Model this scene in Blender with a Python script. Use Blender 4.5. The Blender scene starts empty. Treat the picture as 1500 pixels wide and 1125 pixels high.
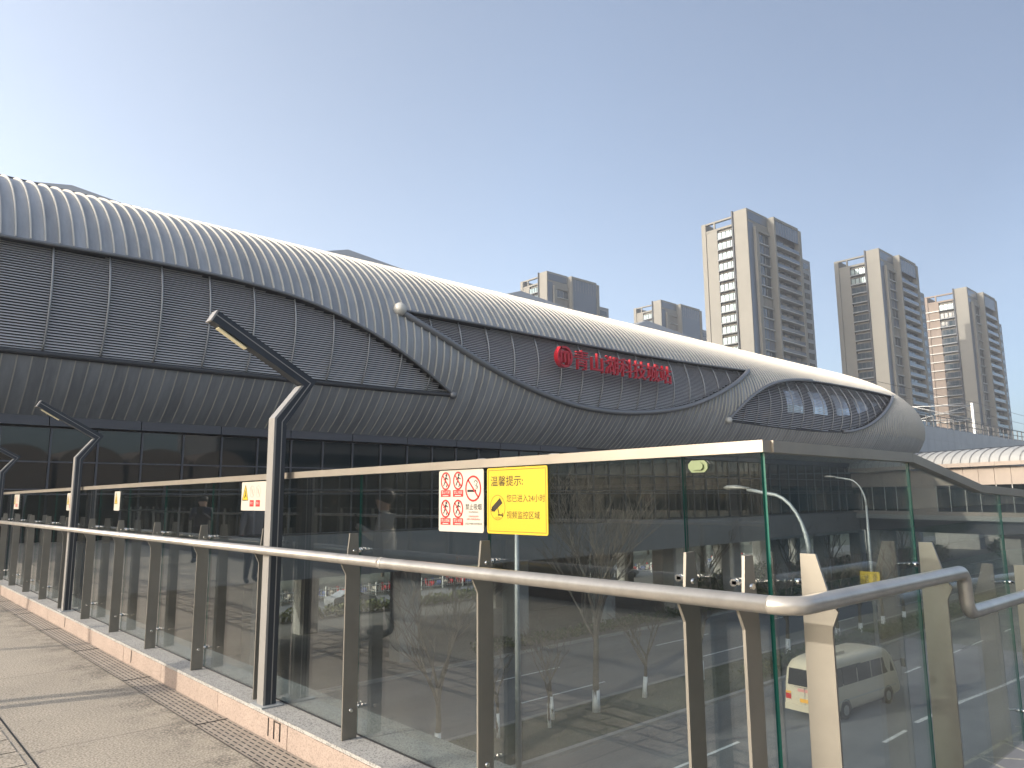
import bpy, math, random
from mathutils import Vector, Matrix
random.seed(7)
R = math.radians
scn = bpy.context.scene

# ------------------------------------------------------------------ camera
cam = bpy.data.cameras.new('camera'); camo = bpy.data.objects.new('camera', cam)
scn.collection.objects.link(camo); scn.camera = camo
cam.sensor_width = 36; cam.lens = 36*1085/1500; cam.clip_start = 0.05; cam.clip_end = 6000
EYE = Vector((0, 0, 1.62))
_az, _p, _r = R(47.8), R(8.8), R(0.45)
_F = Vector((math.cos(_az)*math.cos(_p), math.sin(_az)*math.cos(_p), math.sin(_p)))
_R0 = Vector((math.sin(_az), -math.cos(_az), 0)); _U0 = _R0.cross(_F)
_R = _R0*math.cos(_r) - _U0*math.sin(_r); _U = _R.cross(_F)
camo.matrix_world = Matrix(((_R.x, _U.x, -_F.x, EYE.x), (_R.y, _U.y, -_F.y, EYE.y), (_R.z, _U.z, -_F.z, EYE.z), (0, 0, 0, 1)))

# ------------------------------------------------------------------ sky, sun, exposure
SUN_AZ = Vector((-0.956, 0.292)); SUN_EL = 21.0
w = bpy.data.worlds.new('World'); scn.world = w; w.use_nodes = True
wn = w.node_tree; bg = wn.nodes['Background']
sky = wn.nodes.new('ShaderNodeTexSky'); sky.sky_type = 'NISHITA'; sky.sun_disc = False
sky.sun_elevation = R(SUN_EL); sky.sun_rotation = math.atan2(SUN_AZ.x, SUN_AZ.y)
sky.air_density = 1.0; sky.dust_density = 1.8; sky.ozone_density = 3.5; sky.altitude = 50
hs = wn.nodes.new('ShaderNodeHueSaturation'); hs.inputs['Saturation'].default_value = 0.62
wn.links.new(sky.outputs[0], hs.inputs['Color'])
# hazy air: the veil is bright and warm towards the sun, thinner and bluer opposite it
_tc = wn.nodes.new('ShaderNodeTexCoord'); _dp = wn.nodes.new('ShaderNodeVectorMath'); _dp.operation = 'DOT_PRODUCT'
wn.links.new(_tc.outputs['Generated'], _dp.inputs[0]); _dp.inputs[1].default_value = (SUN_AZ.x, SUN_AZ.y, 0)
_mr = wn.nodes.new('ShaderNodeMapRange'); wn.links.new(_dp.outputs['Value'], _mr.inputs['Value']); _mr.inputs['From Min'].default_value = -1; _mr.inputs['From Max'].default_value = 1
_rp = wn.nodes.new('ShaderNodeValToRGB'); wn.links.new(_mr.outputs[0], _rp.inputs[0]); _e = _rp.color_ramp.elements
_e[0].position = 0; _e[0].color = (.22, .25, .28, 1); _e[1].position = 1; _e[1].color = (.95, .86, .75, 1)
for _pos, _c in ((.10, (.25, .265, .28)), (.29, (.45, .465, .47)), (.545, (.66, .63, .585))):
    _n = _e.new(_pos); _n.color = (*_c, 1)
_mm = wn.nodes.new('ShaderNodeVectorMath'); _mm.operation = 'MULTIPLY'; wn.links.new(hs.outputs[0], _mm.inputs[0]); wn.links.new(_rp.outputs[0], _mm.inputs[1])
_m2 = wn.nodes.new('ShaderNodeVectorMath'); _m2.operation = 'SCALE'; _m2.inputs['Scale'].default_value = 2.0; wn.links.new(_mm.outputs[0], _m2.inputs[0])
wn.links.new(_m2.outputs[0], bg.inputs[0]); bg.inputs[1].default_value = 0.15
sl = bpy.data.lights.new('sun', 'SUN'); sl.energy = 2.1; sl.angle = R(0.5); sl.color = (1.0, 0.91, 0.78)
so = bpy.data.objects.new('sun', sl); scn.collection.objects.link(so)
sd = Vector((SUN_AZ.x*math.cos(R(SUN_EL)), SUN_AZ.y*math.cos(R(SUN_EL)), math.sin(R(SUN_EL))))
so.rotation_euler = sd.to_track_quat('Z', 'Y').to_euler(); so.location = (0, 0, 60)
scn.view_settings.view_transform = 'Standard'; scn.view_settings.look = 'None'
scn.view_settings.gamma = 1; scn.view_settings.exposure = 1.0
scn.render.engine = 'CYCLES'
scn.cycles.use_denoising = True
scn.cycles.max_bounces = 10; scn.cycles.transparent_max_bounces = 24
scn.cycles.caustics_reflective = False; scn.cycles.caustics_refractive = False
scn.cycles.sample_clamp_indirect = 6

# ------------------------------------------------------------------ materials
def mat(name, col, rough=0.6, metal=0.0, var=0.0, vscale=3.0, bump=0.0, bscale=40.0, spec=None, col2=None, detail=6, stretch=None, thr=None):
    m = bpy.data.materials.new(name); m.use_nodes = True; nt = m.node_tree; b = nt.nodes['Principled BSDF']
    b.inputs['Base Color'].default_value = (*col, 1); b.inputs['Roughness'].default_value = rough; b.inputs['Metallic'].default_value = metal
    if spec is not None: b.inputs['Specular IOR Level'].default_value = spec
    if var or col2 or bump:
        tc = nt.nodes.new('ShaderNodeTexCoord'); src = tc.outputs['Object']
        if stretch:
            mp = nt.nodes.new('ShaderNodeMapping'); mp.inputs['Scale'].default_value = stretch
            nt.links.new(src, mp.inputs[0]); src = mp.outputs[0]
    if var or col2:
        n = nt.nodes.new('ShaderNodeTexNoise'); n.inputs['Scale'].default_value = vscale; n.inputs['Detail'].default_value = detail; n.inputs['Roughness'].default_value = .65
        nt.links.new(src, n.inputs['Vector'])
        r = nt.nodes.new('ShaderNodeValToRGB'); lo, hi = thr or (0.3, 0.7)
        r.color_ramp.elements[0].position = lo; r.color_ramp.elements[1].position = hi
        c0 = tuple(c*(1-var) for c in col); c1 = col2 or tuple(min(1, c*(1+var)) for c in col)
        r.color_ramp.elements[0].color = (*c0, 1); r.color_ramp.elements[1].color = (*c1, 1)
        nt.links.new(n.outputs['Fac'], r.inputs[0]); nt.links.new(r.outputs[0], b.inputs['Base Color'])
        m['ramp'] = r.name
    if bump:
        n2 = nt.nodes.new('ShaderNodeTexNoise'); n2.inputs['Scale'].default_value = bscale; n2.inputs['Detail'].default_value = 4
        nt.links.new(src, n2.inputs['Vector'])
        bp = nt.nodes.new('ShaderNodeBump'); bp.inputs['Strength'].default_value = bump; bp.inputs['Distance'].default_value = 0.02
        nt.links.new(n2.outputs['Fac'], bp.inputs['Height']); nt.links.new(bp.outputs[0], b.inputs['Normal'])
    return m

def node(nt, t, **k):
    n = nt.nodes.new(t)
    for a, v in k.items(): setattr(n, a, v)
    return n
def mth(nt, op, a, b=None, c=None):
    n = nt.nodes.new('ShaderNodeMath'); n.operation = op
    for i, x in enumerate((a, b, c)):
        if x is None: continue
        if isinstance(x, (int, float)): n.inputs[i].default_value = x
        else: nt.links.new(x, n.inputs[i])
    return n.outputs[0]

def glass_mat(name, tint, f0=0.08, maxr=0.9, haze=0.0, refl_tint=(1, 1, 1)):
    """thin pane: tinted transparency mixed with a mirror coat by Schlick's rule"""
    m = bpy.data.materials.new(name); m.use_nodes = True; nt = m.node_tree; nt.nodes.clear()
    out = node(nt, 'ShaderNodeOutputMaterial'); tr = node(nt, 'ShaderNodeBsdfTransparent'); gl = node(nt, 'ShaderNodeBsdfGlossy')
    tr.inputs[0].default_value = (*tint, 1); gl.inputs['Roughness'].default_value = 0.0; gl.inputs['Color'].default_value = (*refl_tint, 1)
    g = node(nt, 'ShaderNodeNewGeometry'); vm = node(nt, 'ShaderNodeVectorMath', operation='DOT_PRODUCT')
    nt.links.new(g.outputs['Normal'], vm.inputs[0]); nt.links.new(g.outputs['Incoming'], vm.inputs[1])
    gt = node(nt, 'ShaderNodeTexCoord'); gn = node(nt, 'ShaderNodeTexNoise'); gn.inputs['Scale'].default_value = .9; gn.inputs['Detail'].default_value = 1; nt.links.new(gt.outputs['Object'], gn.inputs['Vector'])
    gb = node(nt, 'ShaderNodeBump'); gb.inputs['Strength'].default_value = .25; gb.inputs['Distance'].default_value = .012; nt.links.new(gn.outputs['Fac'], gb.inputs['Height']); nt.links.new(gb.outputs[0], gl.inputs['Normal'])
    c = mth(nt, 'ABSOLUTE', vm.outputs['Value']); k = mth(nt, 'SUBTRACT', 1.0, c); k5 = mth(nt, 'POWER', k, 3.9)
    fr = mth(nt, 'ADD', mth(nt, 'MULTIPLY', k5, 1-f0), f0); fr = mth(nt, 'MINIMUM', fr, maxr)
    mx = node(nt, 'ShaderNodeMixShader'); nt.links.new(fr, mx.inputs[0]); nt.links.new(tr.outputs[0], mx.inputs[1]); nt.links.new(gl.outputs[0], mx.inputs[2])
    last = mx.outputs[0]
    if haze:
        # dust film on the pane: streaky thin diffuse layer
        tc = node(nt, 'ShaderNodeTexCoord'); mp = node(nt, 'ShaderNodeMapping'); mp.inputs['Scale'].default_value = (3, 3, 0.6)
        nt.links.new(tc.outputs['Object'], mp.inputs[0]); nz = node(nt, 'ShaderNodeTexNoise'); nz.inputs['Scale'].default_value = 1.6; nz.inputs['Detail'].default_value = 5
        nt.links.new(mp.outputs[0], nz.inputs['Vector'])
        sp = node(nt, 'ShaderNodeSeparateXYZ'); nt.links.new(tc.outputs['Object'], sp.inputs[0])
        low = mth(nt, 'MULTIPLY', mth(nt, 'MAXIMUM', mth(nt, 'SUBTRACT', 0.34, sp.outputs['Z']), 0.0), 0.25)
        fac = mth(nt, 'ADD', mth(nt, 'MULTIPLY', nz.outputs['Fac'], haze*2), mth(nt, 'MULTIPLY', low, nz.outputs['Fac']))
        df = node(nt, 'ShaderNodeBsdfDiffuse'); df.inputs[0].default_value = (.5, .47, .42, 1)
        mx2 = node(nt, 'ShaderNodeMixShader'); nt.links.new(fac, mx2.inputs[0]); nt.links.new(last, mx2.inputs[1]); nt.links.new(df.outputs[0], mx2.inputs[2]); last = mx2.outputs[0]
    nt.links.new(last, out.inputs[0]); return m

M = {}
M['asphalt'] = mat('asphalt', (.19, .19, .192), .8, var=.28, vscale=.22, stretch=(.25, 1.4, 1), bump=.15, bscale=30)
M['paving'] = mat('paving', (.16, .15, .135), .85, var=.2, vscale=.5)
M['earth'] = mat('earth', (.10, .105, .08), .95, var=.45, vscale=.25)
M['kerbstone'] = mat('kerbstone', (.33, .32, .3), .8, var=.15, vscale=1)
M['white_paint'] = mat('white_paint', (.75, .75, .72), .6, var=.2, vscale=6)
M['worn_paint'] = mat('worn_paint', (.34, .33, .26), .7, var=.45, vscale=9)
M['tree_white'] = mat('tree_white', (.8, .8, .78), .8, var=.1)
M['stainless'] = mat('stainless', (.50, .46, .405), .30, 0.55, var=.16, vscale=6, bump=.05, bscale=90)
M['post_steel'] = mat('post_steel', (.26, .24, .205), .40, 0.5, var=.10, vscale=3)
M['chrome'] = mat('chrome', (.7, .68, .64), .18, 1.0)
M['cap_metal'] = mat('cap_metal', (.36, .32, .265), .42, 0.6, var=.1, vscale=3)
M['lamp_dark'] = mat('lamp_dark', (.045, .05, .058), .45, .3, var=.1)
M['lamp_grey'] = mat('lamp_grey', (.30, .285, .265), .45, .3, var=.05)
M['lamp_lens'] = mat('lamp_lens', (.75, .68, .45), .3)
M['galv'] = mat('galvanised', (.42, .43, .43), .5, .4, var=.1)
M['glass'] = glass_mat('railing_glass', (.76, .81, .805), .09, .88, haze=.005)
M['glass_edge'] = mat('glass_edge', (.02, .11, .085), .2)
M['zinc'] = mat('zinc_roof', (.355, .36, .37), .5, .25, var=.16, vscale=.9, stretch=(3, .6, .6))
def _panelise(m, period, off, lo, hi):
    nt = m.node_tree; b = nt.nodes['Principled BSDF']; tc = node(nt, 'ShaderNodeTexCoord'); sp = node(nt, 'ShaderNodeSeparateXYZ'); nt.links.new(tc.outputs['Object'], sp.inputs[0])
    wnz = node(nt, 'ShaderNodeTexWhiteNoise', noise_dimensions='1D'); nt.links.new(mth(nt, 'FLOOR', mth(nt, 'DIVIDE', mth(nt, 'SUBTRACT', sp.outputs['X'], off), period)), wnz.inputs['W'])
    mr = node(nt, 'ShaderNodeMapRange'); nt.links.new(wnz.outputs['Value'], mr.inputs['Value']); mr.inputs['To Min'].default_value = lo; mr.inputs['To Max'].default_value = hi
    vs = node(nt, 'ShaderNodeVectorMath', operation='SCALE'); nt.links.new(nt.nodes[m['ramp']].outputs[0], vs.inputs[0]); nt.links.new(mr.outputs[0], vs.inputs['Scale']); nt.links.new(vs.outputs[0], b.inputs['Base Color'])
_panelise(M['zinc'], .5, .25, .84, 1.08)
M['zinc_rib'] = mat('zinc_rib', (.58, .55, .49), .5, .2)
M['trim_dark'] = mat('trim_dark', (.06, .06, .063), .5, .3)
M['trim_grey'] = mat('trim_grey', (.22, .22, .225), .45, .4)
M['louvre'] = mat('louvre', (.62, .60, .60), .5, .2)
M['mullion'] = mat('mullion', (.33, .33, .33), .5, .3)
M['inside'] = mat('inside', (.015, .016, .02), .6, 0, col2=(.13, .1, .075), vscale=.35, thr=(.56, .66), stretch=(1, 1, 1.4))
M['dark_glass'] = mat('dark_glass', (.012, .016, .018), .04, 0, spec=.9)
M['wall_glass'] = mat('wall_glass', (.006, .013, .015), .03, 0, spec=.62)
M['fascia'] = mat('fascia', (.10, .10, .11), .45, .3, var=.06, vscale=.4)
M['slab'] = mat('slab_grey', (.19, .185, .18), .6, .1, var=.1, vscale=.3)
M['concrete'] = mat('concrete', (.3, .29, .275), .85, var=.12, vscale=.6)
M['parapet'] = mat('parapet', (.42, .42, .42), .7, var=.07, vscale=.5)
M['canopy'] = mat('canopy_roof', (.40, .40, .38), .45, .15, var=.05)
M['beige'] = mat('beige_wall', (.38, .32, .27), .75, var=.08, vscale=.5)
M['red'] = mat('red_letter', (.48, .008, .02), .4)
M['tower_wall'] = mat('tower_wall', (.215, .207, .185), .85, var=.05, vscale=.2)
M['tower_tan'] = mat('tower_tan', (.235, .19, .158), .85, var=.06, vscale=.3)
M['tower_grey'] = mat('tower_grey', (.23, .245, .26), .8, var=.06, vscale=.3)
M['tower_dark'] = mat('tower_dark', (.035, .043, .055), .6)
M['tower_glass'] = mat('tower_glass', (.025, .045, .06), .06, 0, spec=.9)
M['sunlit_glass'] = mat('sunlit_window', (.20, .26, .27), .3, .6)  # window glass with the sun's shine put into its colour
M['tower_slab'] = mat('tower_slab', (.40, .405, .40), .8)
M['bus_glass'] = mat('bus_glass', (.012, .012, .013), .25, 0, spec=.25)
M['curtain'] = mat('curtain', (.20, .185, .16), .7)
M['sky_mirror'] = mat('sky_mirror', (.75, .78, .82), .12, .95)
M['balcony_glass'] = mat('balcony_glass', (.09, .115, .15), .15)
M['frame_white'] = mat('frame_white', (.5, .49, .46), .5)
M['sign_white'] = mat('sign_white', (.45, .415, .35), .5)
M['sign_yellow'] = mat('sign_yellow', (.50, .355, .02), .45)
M['ink_red'] = mat('ink_red', (.42, .012, .012), .5)
M['ink_pink'] = mat('ink_pink', (.72, .30, .26), .5)
M['ink_black'] = mat('ink_black', (.012, .011, .01), .5)
M['ink_brown'] = mat('ink_brown', (.018, .010, .003), .5)
M['ink_white'] = mat('ink_white', (.5, .46, .4), .5)
M['pale_green'] = mat('pale_green', (.15, .19, .09), .4)
M['bark'] = mat('bark', (.13, .11, .09), .9, var=.3, vscale=8)
M['leaf'] = mat('leaf', (.045, .075, .028), .6, var=.5, vscale=1.5)
M['leaf2'] = mat('leaf_yellow', (.11, .13, .04), .6, var=.4, vscale=2)
M['bus'] = mat('bus_cream', (.60, .525, .39), .3, var=.03, vscale=1)
M['tyre'] = mat('tyre', (.02, .02, .02), .8)
M['rim'] = mat('rim', (.45, .45, .43), .35, .7)
M['tail'] = mat('tail_red', (.5, .02, .02), .25)
M['plate'] = mat('plate_orange', (.85, .42, .03), .4)
M['car_white'] = mat('car_white', (.42, .43, .45), .25)
M['skin'] = mat('skin', (.5, .33, .24), .6)
M['cloth_light'] = mat('cloth_light', (.55, .5, .44), .85)
M['cloth_dark'] = mat('cloth_dark', (.03, .03, .035), .85)
M['hair'] = mat('hair', (.012, .01, .009), .6)
M['wire'] = mat('wire', (.05, .05, .05), .6)

def deck_mat():
    m = mat('deck', (.51, .44, .355), .9, var=.10, vscale=1.6, bump=.5, bscale=220); nt = m.node_tree; b = nt.nodes['Principled BSDF']
    tc = node(nt, 'ShaderNodeTexCoord'); base = nt.nodes[m['ramp']].outputs[0]
    # fine aggregate speckle
    v = node(nt, 'ShaderNodeTexNoise'); v.inputs['Scale'].default_value = 75; v.inputs['Detail'].default_value = 3; nt.links.new(tc.outputs['Object'], v.inputs['Vector'])
    r = node(nt, 'ShaderNodeValToRGB'); r.color_ramp.elements[0].position = .35; r.color_ramp.elements[1].position = .62
    r.color_ramp.elements[0].color = (.5, .5, .48, 1); r.color_ramp.elements[1].color = (1.12, 1.11, 1.09, 1); nt.links.new(v.outputs['Fac'], r.inputs[0])
    mx = node(nt, 'ShaderNodeMixRGB', blend_type='MULTIPLY'); mx.inputs[0].default_value = 1; nt.links.new(base, mx.inputs[1]); nt.links.new(r.outputs[0], mx.inputs[2])
    # dirt near the drain channel and in patches
    sp = node(nt, 'ShaderNodeSeparateXYZ'); nt.links.new(tc.outputs['Object'], sp.inputs[0])
    n = node(nt, 'ShaderNodeTexNoise'); n.inputs['Scale'].default_value = 3.2; n.inputs['Detail'].default_value = 8; n.inputs['Roughness'].default_value = .75; nt.links.new(tc.outputs['Object'], n.inputs['Vector'])
    edge = mth(nt, 'MULTIPLY', mth(nt, 'SUBTRACT', 1.0, mth(nt, 'MINIMUM', mth(nt, 'ABSOLUTE', mth(nt, 'SUBTRACT', sp.outputs['X'], 2.1)), 1.0)), 1.0)
    f = mth(nt, 'MULTIPLY', mth(nt, 'POWER', edge, 3.2), mth(nt, 'MAXIMUM', mth(nt, 'SUBTRACT', mth(nt, 'MULTIPLY', n.outputs['Fac'], 3.2), 1.35), 0.0))
    n3 = node(nt, 'ShaderNodeTexNoise'); n3.inputs['Scale'].default_value = 9; n3.inputs['Detail'].default_value = 3; nt.links.new(tc.outputs['Object'], n3.inputs['Vector'])
    spots = mth(nt, 'MULTIPLY', mth(nt, 'MAXIMUM', mth(nt, 'SUBTRACT', n3.outputs['Fac'], .66), 0.0), 8.0)
    f = mth(nt, 'MINIMUM', mth(nt, 'ADD', mth(nt, 'MULTIPLY', f, 2.3), spots), 1.0)
    mx2 = node(nt, 'ShaderNodeMixRGB', blend_type='MIX'); nt.links.new(f, mx2.inputs[0]); nt.links.new(mx.outputs[0], mx2.inputs[1]); mx2.inputs[2].default_value = (.13, .115, .095, 1)
    nf = node(nt, 'ShaderNodeTexNoise'); nf.inputs['Scale'].default_value = 55; nf.inputs['Detail'].default_value = 4; nt.links.new(tc.outputs['Object'], nf.inputs['Vector'])
    f = mth(nt, 'MINIMUM', mth(nt, 'MULTIPLY', f, mth(nt, 'MAXIMUM', mth(nt, 'MULTIPLY', mth(nt, 'SUBTRACT', nf.outputs['Fac'], .36), 5.0), .15)), .85)
    nt.links.new(f, mx2.inputs[0])
    # joint lines across the deck every 2.6 m
    j = mth(nt, 'LESS_THAN', mth(nt, 'ABSOLUTE', mth(nt, 'SUBTRACT', mth(nt, 'FRACT', mth(nt, 'DIVIDE', mth(nt, 'ADD', sp.outputs['Y'], .55), 2.6)), .5)), .0022)
    mx3 = node(nt, 'ShaderNodeMixRGB'); nt.links.new(mth(nt, 'MULTIPLY', j, .6), mx3.inputs[0]); nt.links.new(mx2.outputs[0], mx3.inputs[1]); mx3.inputs[2].default_value = (.1, .09, .075, 1)
    nt.links.new(mx3.outputs[0], b.inputs['Base Color']); return m
M['deck'] = deck_mat()

def grate_mat():
    m = mat('drain_grate', (.34, .29, .235), .75, var=.22, vscale=7, bump=.2, bscale=90); nt = m.node_tree; b = nt.nodes['Principled BSDF']
    tc = node(nt, 'ShaderNodeTexCoord'); sp = node(nt, 'ShaderNodeSeparateXYZ'); nt.links.new(tc.outputs['Object'], sp.inputs[0])
    u = mth(nt, 'DIVIDE', mth(nt, 'SUBTRACT', sp.outputs['X'], 2.12), .038); row = mth(nt, 'FLOOR', u)
    du = mth(nt, 'LESS_THAN', mth(nt, 'ABSOLUTE', mth(nt, 'SUBTRACT', mth(nt, 'FRACT', u), .5)), .14)
    vv = mth(nt, 'ADD', mth(nt, 'DIVIDE', sp.outputs['Y'], .095), mth(nt, 'MULTIPLY', row, .5))
    dv = mth(nt, 'LESS_THAN', mth(nt, 'ABSOLUTE', mth(nt, 'SUBTRACT', mth(nt, 'FRACT', vv), .5)), .36)
    s = mth(nt, 'MULTIPLY', du, dv)
    mx = node(nt, 'ShaderNodeMixRGB'); nt.links.new(s, mx.inputs[0]); nt.links.new(nt.nodes[m['ramp']].outputs[0], mx.inputs[1]); mx.inputs[2].default_value = (.015, .014, .012, 1)
    nt.links.new(mx.outputs[0], b.inputs['Base Color']); return m
M['grate'] = grate_mat()
M['landing'] = mat('landing_stone', (.15, .148, .14), .8, var=.15, vscale=2, bump=.2)

def granite_mat(name, col, dark):
    m = mat(name, col, .8, var=.10, vscale=2.5, bump=.3, bscale=160); nt = m.node_tree; b = nt.nodes['Principled BSDF']
    tc = node(nt, 'ShaderNodeTexCoord'); v = node(nt, 'ShaderNodeTexVoronoi'); v.inputs['Scale'].default_value = 130; nt.links.new(tc.outputs['Object'], v.inputs['Vector'])
    r = node(nt, 'ShaderNodeValToRGB'); r.color_ramp.elements[0].position = .15; r.color_ramp.elements[1].position = .5
    r.color_ramp.elements[0].color = (*dark, 1); r.color_ramp.elements[1].color = (1.1, 1.08, 1.05, 1)
    nt.links.new(v.outputs['Color'], r.inputs[0])
    mx = node(nt, 'ShaderNodeMixRGB', blend_type='MULTIPLY'); mx.inputs[0].default_value = 1; nt.links.new(nt.nodes[m['ramp']].outputs[0], mx.inputs[1]); nt.links.new(r.outputs[0], mx.inputs[2])
    nt.links.new(mx.outputs[0], b.inputs['Base Color']); return m
M['granite_pink'] = granite_mat('granite_pink', (.34, .268, .225), (.72, .7, .7))
M['granite_grey'] = granite_mat('granite_grey', (.36, .35, .33), (.5, .5, .5))

# ------------------------------------------------------------------ object helpers
col = scn.collection
def wl(p):
    v = Vector((0, 0, 0))
    while p is not None: v += p.location; p = p.parent
    return v
def tag(o, label=None, cat=None, group=None, kind=None):
    if label: o['label'] = label
    if cat: o['category'] = cat
    if group: o['group'] = group
    if kind: o['kind'] = kind
    return o
def thing(name, label, cat, loc=(0, 0, 0), group=None, rz=0.0):
    o = bpy.data.objects.new(name, None); o.empty_display_size = .3; col.objects.link(o); o.location = loc; o.rotation_euler.z = rz
    return tag(o, label, cat, group)

class MB:
    def __init__(s): s.v = []; s.f = []; s.m = []; s.sm = []
    def add(s, vs, fs, mi=0, sm=False):
        n = len(s.v); s.v += [tuple(q) for q in vs]
        for f in fs: s.f.append([i+n for i in f]); s.m.append(mi); s.sm.append(sm)
    def quad(s, a, b, c, d, mi=0): s.add([a, b, c, d], [(0, 1, 2, 3)], mi)
    def box(s, x0, x1, y0, y1, z0, z1, mi=0):
        s.add([(x0, y0, z0), (x1, y0, z0), (x1, y1, z0), (x0, y1, z0), (x0, y0, z1), (x1, y0, z1), (x1, y1, z1), (x0, y1, z1)],
              [(0, 3, 2, 1), (4, 5, 6, 7), (0, 1, 5, 4), (1, 2, 6, 5), (2, 3, 7, 6), (3, 0, 4, 7)], mi)
    def prism(s, poly, axis, a, b, mi=0):
        """poly: 2D outline, extruded along axis ('x','y','z') from a to b"""
        def P(p, t):
            return (t, p[0], p[1]) if axis == 'x' else ((p[0], t, p[1]) if axis == 'y' else (p[0], p[1], t))
        n = len(poly); vs = [P(p, a) for p in poly]+[P(p, b) for p in poly]
        fs = [tuple(range(n))[::-1], tuple(range(n, 2*n))]+[(i, (i+1) % n, (i+1) % n+n, i+n) for i in range(n)]
        s.add(vs, fs, mi)
    def tube(s, pts, r, n=8, mi=0, cap=True, sm=True):
        pts = [Vector(p) for p in pts]; rs = r if isinstance(r, (list, tuple)) else [r]*len(pts)
        base = len(s.v); up = None
        for i, p in enumerate(pts):
            t = (pts[min(i+1, len(pts)-1)]-pts[max(i-1, 0)]).normalized()
            if up is None:
                up = Vector((0, 0, 1)) if abs(t.z) < .9 else Vector((1, 0, 0))
            a = t.cross(up).normalized(); up = a.cross(t).normalized()
            for k in range(n):
                th = 2*math.pi*k/n; s.v.append(tuple(p+(a*math.cos(th)+up*math.sin(th))*rs[i]))
        for i in range(len(pts)-1):
            for k in range(n):
                s.f.append([base+i*n+k, base+i*n+(k+1) % n, base+(i+1)*n+(k+1) % n, base+(i+1)*n+k]); s.m.append(mi); s.sm.append(sm)
        if cap:
            s.f.append([base+k for k in range(n)][::-1]); s.m.append(mi); s.sm.append(False)
            e = base+(len(pts)-1)*n; s.f.append([e+k for k in range(n)]); s.m.append(mi); s.sm.append(False)
    def ball(s, c, r, n=10, mi=0, sc=(1, 1, 1)):
        vs = []; fs = []
        for i in range(n+1):
            th = math.pi*i/n
            for k in range(n*2):
                ph = math.pi*k/n; vs.append((c[0]+r*sc[0]*math.sin(th)*math.cos(ph), c[1]+r*sc[1]*math.sin(th)*math.sin(ph), c[2]+r*sc[2]*math.cos(th)))
        for i in range(n):
            for k in range(2*n): fs.append((i*2*n+k, (i+1)*2*n+k, (i+1)*2*n+(k+1) % (2*n), i*2*n+(k+1) % (2*n)))
        s.add(vs, fs, mi, True)
    def grid(s, rows, mi=0, sm=True, flip=False):
        n = len(rows[0]); vs = [p for r in rows for p in r]
        fs = []
        for i in range(len(rows)-1):
            for k in range(n-1):
                q = (i*n+k, i*n+k+1, (i+1)*n+k+1, (i+1)*n+k); fs.append(q[::-1] if flip else q)
        s.add(vs, fs, mi, sm)
    def build(s, name, mats, parent=None, local=False, weld=False):
        me = bpy.data.meshes.new(name)
        off = Vector((0, 0, 0)) if (local or parent is None) else wl(parent)
        me.from_pydata([(v[0]-off.x, v[1]-off.y, v[2]-off.z) for v in s.v], [], s.f)
        if not isinstance(mats, (list, tuple)): mats = [mats]
        for m in mats: me.materials.append(M[m] if isinstance(m, str) else m)
        me.polygons.foreach_set('material_index', s.m); me.polygons.foreach_set('use_smooth', s.sm)
        me.update()
        o = bpy.data.objects.new(name, me); col.objects.link(o)
        if parent: o.parent = parent
        return o
def one(fn, *a, **k):
    b = MB(); getattr(b, fn)(*a, **k); return b
def copy_tree(o, parent=None):
    c = o.copy(); col.objects.link(c); c.parent = parent
    for ch in o.children: copy_tree(ch, c)
    return c
def text_mesh(txt, size, extrude=0.0, align='LEFT', spacing=1.0, offset=0.0, xscale=1.0):
    """returns verts, faces of flat lettering in the XY plane"""
    cu = bpy.data.curves.new('t', 'FONT'); cu.body = txt; cu.size = size; cu.extrude = extrude; cu.align_x = align; cu.space_character = spacing; cu.offset = offset; cu.resolution_u = 3
    ob = bpy.data.objects.new('t', cu); col.objects.link(ob); bpy.context.view_layer.update()
    dg = bpy.context.evaluated_depsgraph_get(); me = bpy.data.meshes.new_from_object(ob.evaluated_get(dg))
    vs = [(v.co.x*xscale, v.co.y, v.co.z) for v in me.vertices]; fs = [tuple(p.vertices) for p in me.polygons]
    bpy.data.objects.remove(ob); bpy.data.curves.remove(cu); bpy.data.meshes.remove(me)
    return vs, fs
def struct(o): o['kind'] = 'structure'; return o

GZ = -7.9
# ------------------------------------------------------------------ ground, roads, markings
b = MB(); b.quad((-2500, -2500, GZ), (2500, -2500, GZ), (2500, 2500, GZ), (-2500, 2500, GZ)); struct(b.build('ground', 'earth'))
b = MB(); b.quad((-300, 3.2, GZ+.004), (500, 3.2, GZ+.004), (500, 20.7, GZ+.004), (-300, 20.7, GZ+.004)); struct(b.build('near_road', 'asphalt'))
b = MB(); b.quad((-300, 24.9, GZ+.004), (500, 24.9, GZ+.004), (500, 35.2, GZ+.004), (-300, 35.2, GZ+.004)); struct(b.build('far_road', 'asphalt'))
b = MB()
for y0, y1 in ((20.7, 20.95), (24.65, 24.9), (35.2, 35.5), (2.9, 3.2)): b.box(-300, 500, y0, y1, GZ-.05, GZ+.13)
struct(b.build('kerb', 'kerbstone'))
b = MB(); b.box(-300, 500, 20.95, 24.65, GZ-.05, GZ+.10); struct(b.build('median_strip', 'earth'))
b = MB(); b.box(-300, 500, 35.5, 58, GZ-.05, GZ+.12); b.box(-300, 500, -8, 2.9, GZ-.05, GZ+.12); struct(b.build('pavement', 'paving'))
b = MB(); b.quad((-300, 58, GZ+.012), (500, 58, GZ+.012), (500, 66, GZ+.012), (-300, 66, GZ+.012)); struct(b.build('back_street', 'asphalt'))
b = MB(); z = GZ+.010
for y, x0 in ((27.0, 24.9), (31.0, 25.6), (17.0, 21.3)):
    for k in range(-8, 16):
        xa = x0+k*15.0-.0; b.quad((xa, y-.07, z), (xa+6, y-.07, z), (xa+6, y+.07, z), (xa, y+.07, z))
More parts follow.
